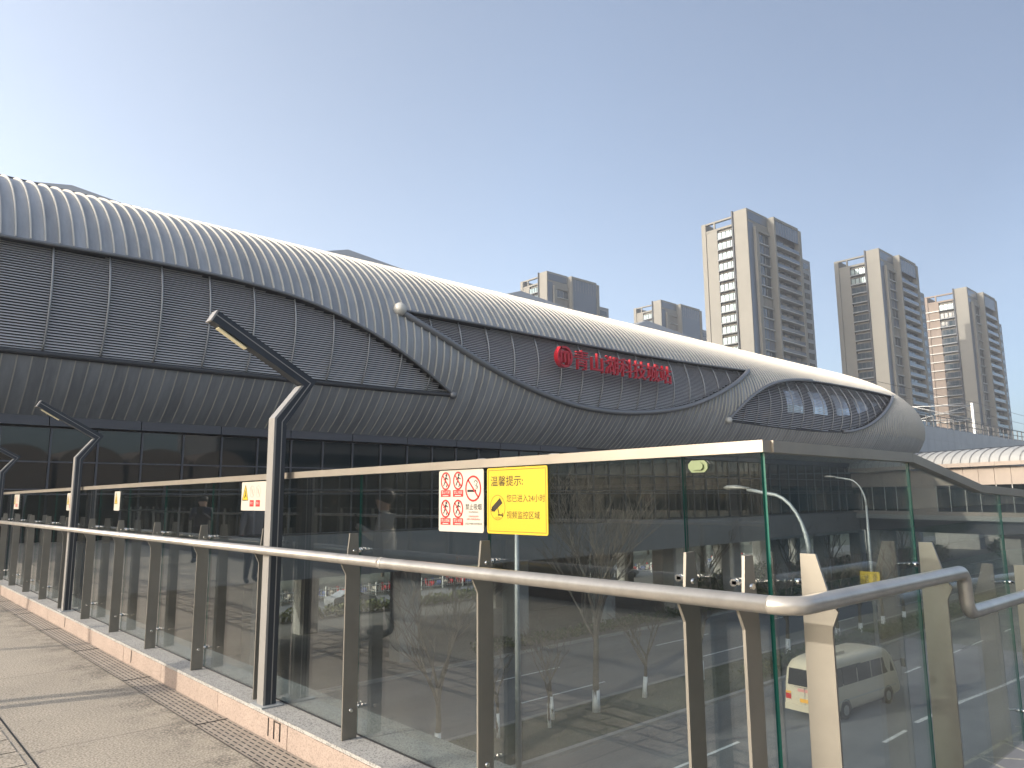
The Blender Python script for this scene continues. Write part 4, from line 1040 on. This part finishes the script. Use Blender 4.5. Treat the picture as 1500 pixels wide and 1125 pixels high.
# ------------------------------------------------------------------ trees, hedges
def bare_tree(x, y, z, h, spread, label, seed, white=True, fork=.42, r0=.12, group='bare trees with whitewashed trunk feet', density=1.0):
    rg = random.Random(seed); o = thing('bare_tree', label, 'tree', (x, y, z), group)
    tr = MB(); lean = Vector((rg.uniform(-.06, .06), rg.uniform(-.06, .06), 1))
    zf = h*fork; pts = [lean*zf*t for t in (0, .25, .5, .75, 1)]; pts = [Vector((p.x+rg.uniform(-.03, .03), p.y+rg.uniform(-.03, .03), p.z)) for p in pts]; pts[0] = Vector((0, 0, 0))
    tr.tube(pts, [r0*1.15, r0, r0*.92, r0*.85, r0*.75], 8); tr.build('trunk', 'bark', o, local=True)
    if white:
        wt = MB(); q = .9/h/fork; wt.tube([(0, 0, 0), (lean.x*.9, lean.y*.9, min(.95, zf*.6))], [r0*1.35, r0*1.12], 10); wt.build('whitewash', 'tree_white', o, local=True)
    cr = MB()
    def grow(p, d, L, r, lev):
        n = 4; pts = [p]; rs = [r]
        for i in range(n):
            d = (d+Vector((rg.uniform(-.24, .24), rg.uniform(-.24, .24), rg.uniform(0, .14)))).normalized(); pts.append(pts[-1]+d*L/n); rs.append(r*(1-.55*(i+1)/n))
        cr.tube(pts, rs, 5 if lev < 2 else 3, cap=False)
        if lev >= 4: return
        kids = int((4 if lev < 2 else 3)*density+rg.random()*1.4)
        for k in range(kids):
            t = rg.uniform(.35, 1.0); i = min(n-1, int(t*n)); q = pts[i].lerp(pts[i+1], t*n-i)
            a = rg.uniform(0, 2*math.pi); sp = rg.uniform(.35, .75)
            dd = (d+Vector((math.cos(a)*sp, math.sin(a)*sp, rg.uniform(-.05, .25)))).normalized()
            grow(q, dd, L*rg.uniform(.5, .72), max(.012, rs[i]*.62), lev+1)
    for k in range(int(5*density)+1):
        a = 2*math.pi*k/5+rg.uniform(-.4, .4); q = pts[-1-(k % 2)]
        grow(q, Vector((math.cos(a)*spread, math.sin(a)*spread, 1)).normalized(), (h-zf)*rg.uniform(.55, .75), r0*.55, 1)
    cr.build('crown', 'bark', o, local=True); return o
MZ = GZ+.1
bare_tree(26.14, 23.4, MZ, 9.2, .42, 'tallest bare tree on the median, tall white foot in the middle of the photo', 4, fork=.44, r0=.14, density=1.3)
bare_tree(17.3, 23.3, MZ, 6.6, .45, 'bare forked tree in the median left of the yellow sign, white foot low down', 9, fork=.38, r0=.11)
bare_tree(20.6, 23.7, MZ, 3.6, .5, 'small leaning bare tree behind the sign post', 12, r0=.06, density=.7)
bare_tree(23.0, 23.2, MZ, 3.9, .5, 'lower of the two small bare trees left of the tallest one', 13, r0=.06, density=.7)
bare_tree(23.9, 23.9, MZ, 3.8, .5, 'upper of the two small bare trees left of the tallest one', 14, r0=.06, density=.7)
bare_tree(29.6, 23.4, MZ, 4.4, .55, 'bushy small bare tree just right of the tallest one', 15, r0=.09, density=.9)
bare_tree(34.6, 23.5, MZ, 5.0, .5, 'bare tree between two right hand railing posts', 16, r0=.08)
for i, (x, y, l) in enumerate(((43.5, 23.4, 'bare tree hidden behind the corner of the glass'), (49.3, 23.0, 'bare tree just above the minibus roof'), (52.3, 22.8, 'second bare tree behind the minibus'), (56.3, 22.9, 'third bare tree behind the minibus'), (59.6, 22.7, 'fourth bare tree behind the minibus'), (64.5, 22.9, 'farthest bare tree on the median'))):
    bare_tree(x, y, MZ, 6.0, .5, l, 30+i, r0=.12, density=.8)
for i, (x, y) in enumerate(((42, 38.5), (57, 37.5), (70, 37.2), (79, 36.8), (88, 33.5))):
    bare_tree(x, y, MZ, 7.5, .5, ('bare street tree in front of the station slab, nearest one', 'second bare street tree before the station', 'third bare street tree before the station', 'fourth bare street tree before the station', 'bare street tree below the covered footbridge')[i], 50+i, white=False, group='bare street trees before the station')

def leaf_cloud(mb, c, sx, sy, sz, n, rg, s=.10, mi=0):
    for _ in range(n):
        while True:
            p = Vector((rg.uniform(-1, 1), rg.uniform(-1, 1), rg.uniform(-1, 1)))
            if .25 < p.length < 1: break
        q = Vector((c[0]+p.x*sx, c[1]+p.y*sy, c[2]+p.z*sz)); a = Vector((rg.gauss(0, 1), rg.gauss(0, 1), rg.gauss(0, 1))).normalized(); u = a.orthogonal().normalized(); v = a.cross(u)
        L = s*rg.uniform(.6, 1.4); mb.add([q-u*L, q+v*L*.45, q+u*L, q-v*L*.45], [(0, 1, 2, 3)], mi if rg.random() > .12 else 1-mi if mi in (0, 1) else mi)
def hedge(x0, x1, y, wd, ht, z, label, seed, n, m=('leaf', 'leaf2'), s=.10, grp='clipped hedges along the road', dx=0.0):
    rg = random.Random(seed); mb = MB(); L = x1-x0; k = max(1, int(L/.9))
    for i in range(k):
        cx = (i+.5)/k*L-L/2; hh = ht*rg.uniform(.75, 1.1)
        leaf_cloud(mb, (cx, rg.uniform(-.1, .1), hh*.5), L/k*.75, wd*.5, hh*.52, int(n/k), rg, s)
    o = mb.build('hedge', list(m)); o.location = ((x0+x1)/2, y, z); return tag(o, label, 'hedge', grp)
hedge(36.5, 80, 21.9, 1.6, .75, MZ, 'dark low hedge on the near side of the median beyond the minibus', 1, 9000, s=.13)
hedge(30, 90, 36.6, 1.4, .8, MZ, 'long low hedge in front of the station columns', 2, 7000, s=.14)
hedge(58, 120, 40.5, 4.5, 2.6, MZ, 'tall dark shrub belt under the covered footbridge', 3, 14000, s=.22)
hedge(18, 62, 56.5, 1.6, 1.0, MZ, 'yellow green hedge along the street behind the station', 4, 6000, m=('leaf2', 'leaf'), s=.16)
rg = random.Random(5)
mb = MB()
for i in range(9000):
    x = rg.uniform(-5, 95); y = rg.uniform(21.1, 24.5); a = rg.uniform(0, 6.3); s = rg.uniform(.03, .07)
    mb.add([(x, y, MZ), (x+math.cos(a)*s*.4, y+math.sin(a)*s*.4, MZ), (x+math.cos(a)*s+rg.uniform(-.03, .03), y+math.sin(a)*s, MZ+s*1.5)], [(0, 1, 2)])
tag(mb.build('grass', 'leaf2'), kind='stuff')

# far band of evergreen trees and low blocks closing the view beneath the station; those behind the viewer added to darken reflections
def leafy_tree(x, y, h, r, seed, label, grp, mats=('leaf', 'leaf2')):
    rg = random.Random(seed); o = thing('evergreen_tree', label, 'tree', (x, y, GZ), grp)
    mb = MB(); mb.tube([(0, 0, 0), (0, 0, h*.55)], [.22, .12], 7); mb.build('trunk', 'bark', o, local=True)
    mb = MB()
    for k in range(11):
        a = rg.uniform(0, 6.3); rr = rg.uniform(0, r*.65); leaf_cloud(mb, (rr*math.cos(a), rr*math.sin(a), h*rg.uniform(.35, .85)), r*.5, r*.5, h*.17, 190, rg, .32)
    mb.build('crown', list(mats), o, local=True)
    return o
rg = random.Random(11)
for i in range(26):
    leafy_tree(20+i*7.5+rg.uniform(-2, 2), 74+rg.uniform(-3, 6)+i*.5, rg.uniform(6.5, 9.5), rg.uniform(2.8, 4), 100+i, 'dark evergreen tree in the row beyond the station undercroft', 'evergreen trees beyond the station')
for i in range(9):
    leafy_tree(112+i*9+rg.uniform(-2, 2), 24+rg.uniform(-10, 6)-i*3.5, rg.uniform(6, 8.5), rg.uniform(3, 4.5), 200+i, 'dark evergreen tree beyond the covered footbridge', 'evergreen trees beyond the covered footbridge')

for i in range(11):  # unseen tree row added to darken what the glass mirrors
    leafy_tree(-72+i*8.0+rg.uniform(-2, 2), -26+rg.uniform(-4, 4), rg.uniform(11, 14), rg.uniform(4, 5.5), 330+i, 'dark evergreen tree on the near side of the road, added out of view to darken the glass reflections', 'evergreen trees added to darken reflections', ('leaf', 'leaf'))
def office(x0, x1, y0, y1, zt, m, label):  # unseen blocks added to darken the reflections in the glass
    o = thing('reflection_block', label, 'added block', ((x0+x1)/2, y1, GZ), 'unseen blocks added to darken reflections')
    mb = MB(); mb.box(x0, x1, y0, y1, GZ, zt); mb.build('wall', m, o)
    z = GZ+1.2
    while z < zt-3:
        mb = MB(); mb.box(x0+1.5, x1-1.5, y1+.01, y1+.06, z, z+1.9); mb.build('window_band', 'tower_glass', o); z += 3.6
office(-70, -12, -62, -44, 16, 'tower_grey', 'grey block behind the viewer, added out of view to darken the station glass reflections')
office(44, 104, -64, -46, 19, 'tower_grey', 'wide grey block across the road, added out of view to darken the station glass reflections')
office(46, 190, -40, -24, 5.5, 'tower_dark', 'long dark block across the road, added out of view to darken the corner glass reflections')
hall = thing('entrance_hall', 'beige vaulted entrance hall behind the viewer, seen only mirrored in the station glass', 'entrance hall', (28, -36, GZ), 'buildings outside the photo')
for k in range(4):
    x0 = 12+k*8.2; mb = MB(); n = 10
    prof = [(x0, GZ), (x0+7.6, GZ), (x0+7.6, 6.5)]+[(x0+3.8+3.8*math.cos(math.pi*i/n), 6.5+2.2*math.sin(math.pi*i/n)) for i in range(1, n)]+[(x0, 6.5)]
    mb.prism(prof, 'y', -48, -34); mb.build('vault', 'beige', hall)
    mb = MB(); mb.box(x0+.3, x0+7.3, -33.98, -33.9, -.5, 3.0); mb.build('window', 'tower_glass', hall)
# white picket fence and parked scooters behind the station
def picket_fence(x0, x1, y, label):
    o = thing('picket_fence', label, 'fence', ((x0+x1)/2, y, GZ+.02), 'white road fences')
    hl = (x1-x0)/2; mb = MB()
    for zz in (.25, .95): mb.box(-hl, hl, -.03, .03, zz, zz+.07)
    mb.build('rail', 'white_paint', o, local=True)
    mb = MB(); x = -hl
    while x < hl: mb.box(x, x+.06, -.045, -.031, .15, 1.1); x += .28
    mb.build('pickets', 'white_paint', o, local=True)
    mb = MB(); x = -hl
    while x <= hl: mb.box(x-.06, x+.06, -.06, .06, 0, 1.25); x += 2.8
    mb.build('fence_post', 'white_paint', o, local=True)
picket_fence(22, 56, 66.6, 'white picket fence along the back street seen under the station')
picket_fence(62, 118, 60.5, 'white fence further right behind the station columns')
M['scooter_red'] = mat('scooter_red', (.55, .03, .04), .35); M['scooter_blue'] = mat('scooter_blue', (.05, .1, .3), .35)
def scooter(m):
    o = thing('scooter', 'parked electric scooter in the row behind the white fence', 'scooter', (0, 0, 0), 'scooters parked behind the station')
    mb = MB(); mb.prism([(-.75, .45), (-.35, .35), (.15, .3), (.35, .32), (.6, .95), (.68, .95), (.52, .35), (.2, .22), (-.3, .25), (-.6, .3)], 'y', -.13, .13); mb.prism([(-.8, .72), (-.1, .70), (-.1, .45), (-.7, .45)], 'y', -.12, .12); mb.build('body', m, o, local=True)
    mb = MB(); mb.box(-.8, -.1, -.14, .14, .73, .83); mb.build('seat', 'tyre', o, local=True)
    for wx in (-.55, .72): mb = MB(); mb.tube([(wx, -.05, .25), (wx, .05, .25)], .25, 14); mb.build('wheel', 'tyre', o, local=True)
    mb = MB(); mb.tube([(.6, -.3, 1.02), (.62, 0, 1.0), (.6, .3, 1.02)], .02, 6); mb.tube([(.62, 0, .9), (.6, 0, 1.02)], .03, 6); mb.build('handlebar', 'trim_dark', o, local=True)
    return o
sA, sB, sC = scooter('scooter_red'), scooter('scooter_blue'), scooter('cloth_light')
k = 0
for i in range(30):
    src = (sA, sB, sC, sA)[i % 4]
    o = src if i < 3 else copy_tree(src)
    o.location = (26+i*1.15+rg.uniform(-.2, .2), 68+rg.uniform(-.2, .3), GZ+.01); o.rotation_euler.z = R(90+rg.uniform(-15, 15))
for i in range(34):
    o = copy_tree((sA, sB, sC)[i % 3]); o.location = (62+i*1.3, 62.5+rg.uniform(-.2, .3), GZ+.01); o.rotation_euler.z = R(90+rg.uniform(-15, 15))
def car(x, y, rz, m, label):
    o = thing('parked_car', label, 'car', (x, y, GZ+.015), 'cars parked behind the station', rz)
    prof = [(-2.2, .3), (-2.25, .75), (-2.1, 1.0), (-1.6, 1.05), (-.95, 1.42), (.35, 1.45), (1.1, 1.0), (2.0, .85), (2.25, .6), (2.2, .3)]
    mb = MB(); rows = []
    for yy, s in ((-.86, .0), (-.84, 1), (-.7, 1.02), (.7, 1.02), (.84, 1), (.86, 0)):
        rows.append([(p[0], yy*(1 if p[1] < 1.1 else .84), p[1] if s else min(p[1], p[1]*.97)) for p in prof])
    mb.grid(rows); mb.prism(prof[:4]+prof[6:], 'y', -.86, .86); mb.build('body', m, o, local=True)
    for s in (-1, 1): mb = MB(); mb.add([(-1.45, s*.852, 1.06), (.95, s*.852, 1.06), (.3, s*.745, 1.40), (-.9, s*.745, 1.38)], [(0, 1, 2, 3)]); mb.build('side_window', 'dark_glass', o, local=True)
    for wx in (-1.4, 1.4):
        for s in (-1, 1): mb = MB(); mb.tube([(wx, s*.68, .31), (wx, s*.88, .31)], .31, 16); mb.build('wheel', 'tyre', o, local=True)
car(35.5, 61, 0, 'car_white', 'white parked car in front of the white picket fence, behind the left posts')
car(71, 59, 0, 'car_white', 'white car parked behind the station columns on the right')

# ------------------------------------------------------------------ people on the footbridge (seen mirrored in the glass)
def person(x, y, rz, label, top, legs, phone=True, h=1.70):
    o = thing('person', label, 'person', (x, y, 0.0), 'people on the footbridge', rz)
    k = h/1.70
    J = {'pel': (0, 0, .95), 'wai': (0, .0, 1.10), 'che': (.01, 0, 1.32), 'nek': (.02, 0, 1.46), 'hd0': (.035, 0, 1.54), 'hd1': (.045, 0, 1.63), 'hd2': (.035, 0, 1.69)}
    E_ = [('pel', 'wai'), ('wai', 'che'), ('che', 'nek'), ('nek', 'hd0'), ('hd0', 'hd1'), ('hd1', 'hd2')]
    Rr = {'pel': .135, 'wai': .13, 'che': .145, 'nek': .055, 'hd0': .075, 'hd1': .095, 'hd2': .06}
    for s_, n in ((1, 'l'), (-1, 'r')):
        J['sh'+n] = (0, .17*s_, 1.40); J['el'+n] = (.06, .23*s_, 1.13); J['wr'+n] = (.27, .10*s_, 1.27) if phone else (.08, .25*s_, .90); J['ha'+n] = (.33, .06*s_, 1.32) if phone else (.10, .25*s_, .82)
        J['hi'+n] = (0, .09*s_, .90); J['kn'+n] = (.03+.05*s_, .10*s_, .50); J['an'+n] = (-.02+.05*s_, .10*s_, .09); J['to'+n] = (.13+.05*s_, .11*s_, .045)
        E_ += [('che', 'sh'+n), ('sh'+n, 'el'+n), ('el'+n, 'wr'+n), ('wr'+n, 'ha'+n), ('pel', 'hi'+n), ('hi'+n, 'kn'+n), ('kn'+n, 'an'+n), ('an'+n, 'to'+n)]
        Rr.update({'sh'+n: .07, 'el'+n: .048, 'wr'+n: .034, 'ha'+n: .038, 'hi'+n: .095, 'kn'+n: .065, 'an'+n: .045, 'to'+n: .04})
    ks = list(J); me = bpy.data.meshes.new('body'); me.from_pydata([tuple(c*k for c in J[q]) for q in ks], [(ks.index(a), ks.index(c)) for a, c in E_], [])
    b_ = bpy.data.objects.new('body', me); col.objects.link(b_); b_.parent = o
    md = b_.modifiers.new('skin', 'SKIN'); md.use_smooth_shade = True
    for i, q in enumerate(ks): me.skin_vertices[0].data[i].radius = (Rr[q]*k, Rr[q]*k)
    me.skin_vertices[0].data[0].use_root = True
    sb = b_.modifiers.new('sub', 'SUBSURF'); sb.levels = 2; sb.render_levels = 2
    m_ = bpy.data.materials.new('person_skin_cloth'); m_.use_nodes = True; nt = m_.node_tree; tc = node(nt, 'ShaderNodeTexCoord'); sp = node(nt, 'ShaderNodeSeparateXYZ'); nt.links.new(tc.outputs['Object'], sp.inputs[0])
    r = node(nt, 'ShaderNodeValToRGB'); r.color_ramp.interpolation = 'CONSTANT'; nt.links.new(mth(nt, 'DIVIDE', sp.outputs['Z'], 1.8*k), r.inputs[0])
    e = r.color_ramp.elements; e[0].position = 0; e[0].color = (.02, .02, .02, 1); e[1].position = .045; e[1].color = (*legs, 1)
    q = e.new(.53); q.color = (*top, 1); q = e.new(.825); q.color = (.45, .3, .22, 1)
    nt.links.new(r.outputs[0], nt.nodes['Principled BSDF'].inputs[0]); nt.nodes['Principled BSDF'].inputs['Roughness'].default_value = .85; me.materials.append(m_)
    mb = MB(); mb.ball((.015*k, 0, 1.655*k), .112*k, 10, 0, (1, .95, .95)); mb.build('hair', 'hair', o, local=True)
    if phone: mb = MB(); mb.box(.345, .356, -.04, .04, 1.30*k, 1.45*k); mb.build('phone', 'tyre', o, local=True)
person(.15, 7.8, R(20), 'person in a light jacket holding up a phone beside the railing, seen mirrored', (.55, .5, .42), (.03, .03, .04))
person(-2.2, 20.5, R(-60), 'person in dark clothes looking down at a phone, seen mirrored farther along', (.05, .05, .06), (.02, .02, .03))
person(-1.2, 14.8, R(-90), 'person in a grey top walking on the footbridge, seen mirrored between two lamp posts', (.2, .2, .22), (.02, .02, .03), False)
# ------------------------------------------------------------------ haze
mb = MB(); mb.box(-90, 420, -60, 300, GZ-1, 108)
hz = bpy.data.materials.new('haze_air'); hz.use_nodes = True; nt = hz.node_tree; nt.nodes.clear()
out = nt.nodes.new('ShaderNodeOutputMaterial'); pv = nt.nodes.new('ShaderNodeVolumePrincipled')
pv.inputs['Color'].default_value = (.93, .95, 1, 1); pv.inputs['Density'].default_value = .0005; pv.inputs['Anisotropy'].default_value = .2
nt.links.new(pv.outputs[0], out.inputs['Volume'])
o = mb.build('haze', hz); tag(o, kind='stuff')
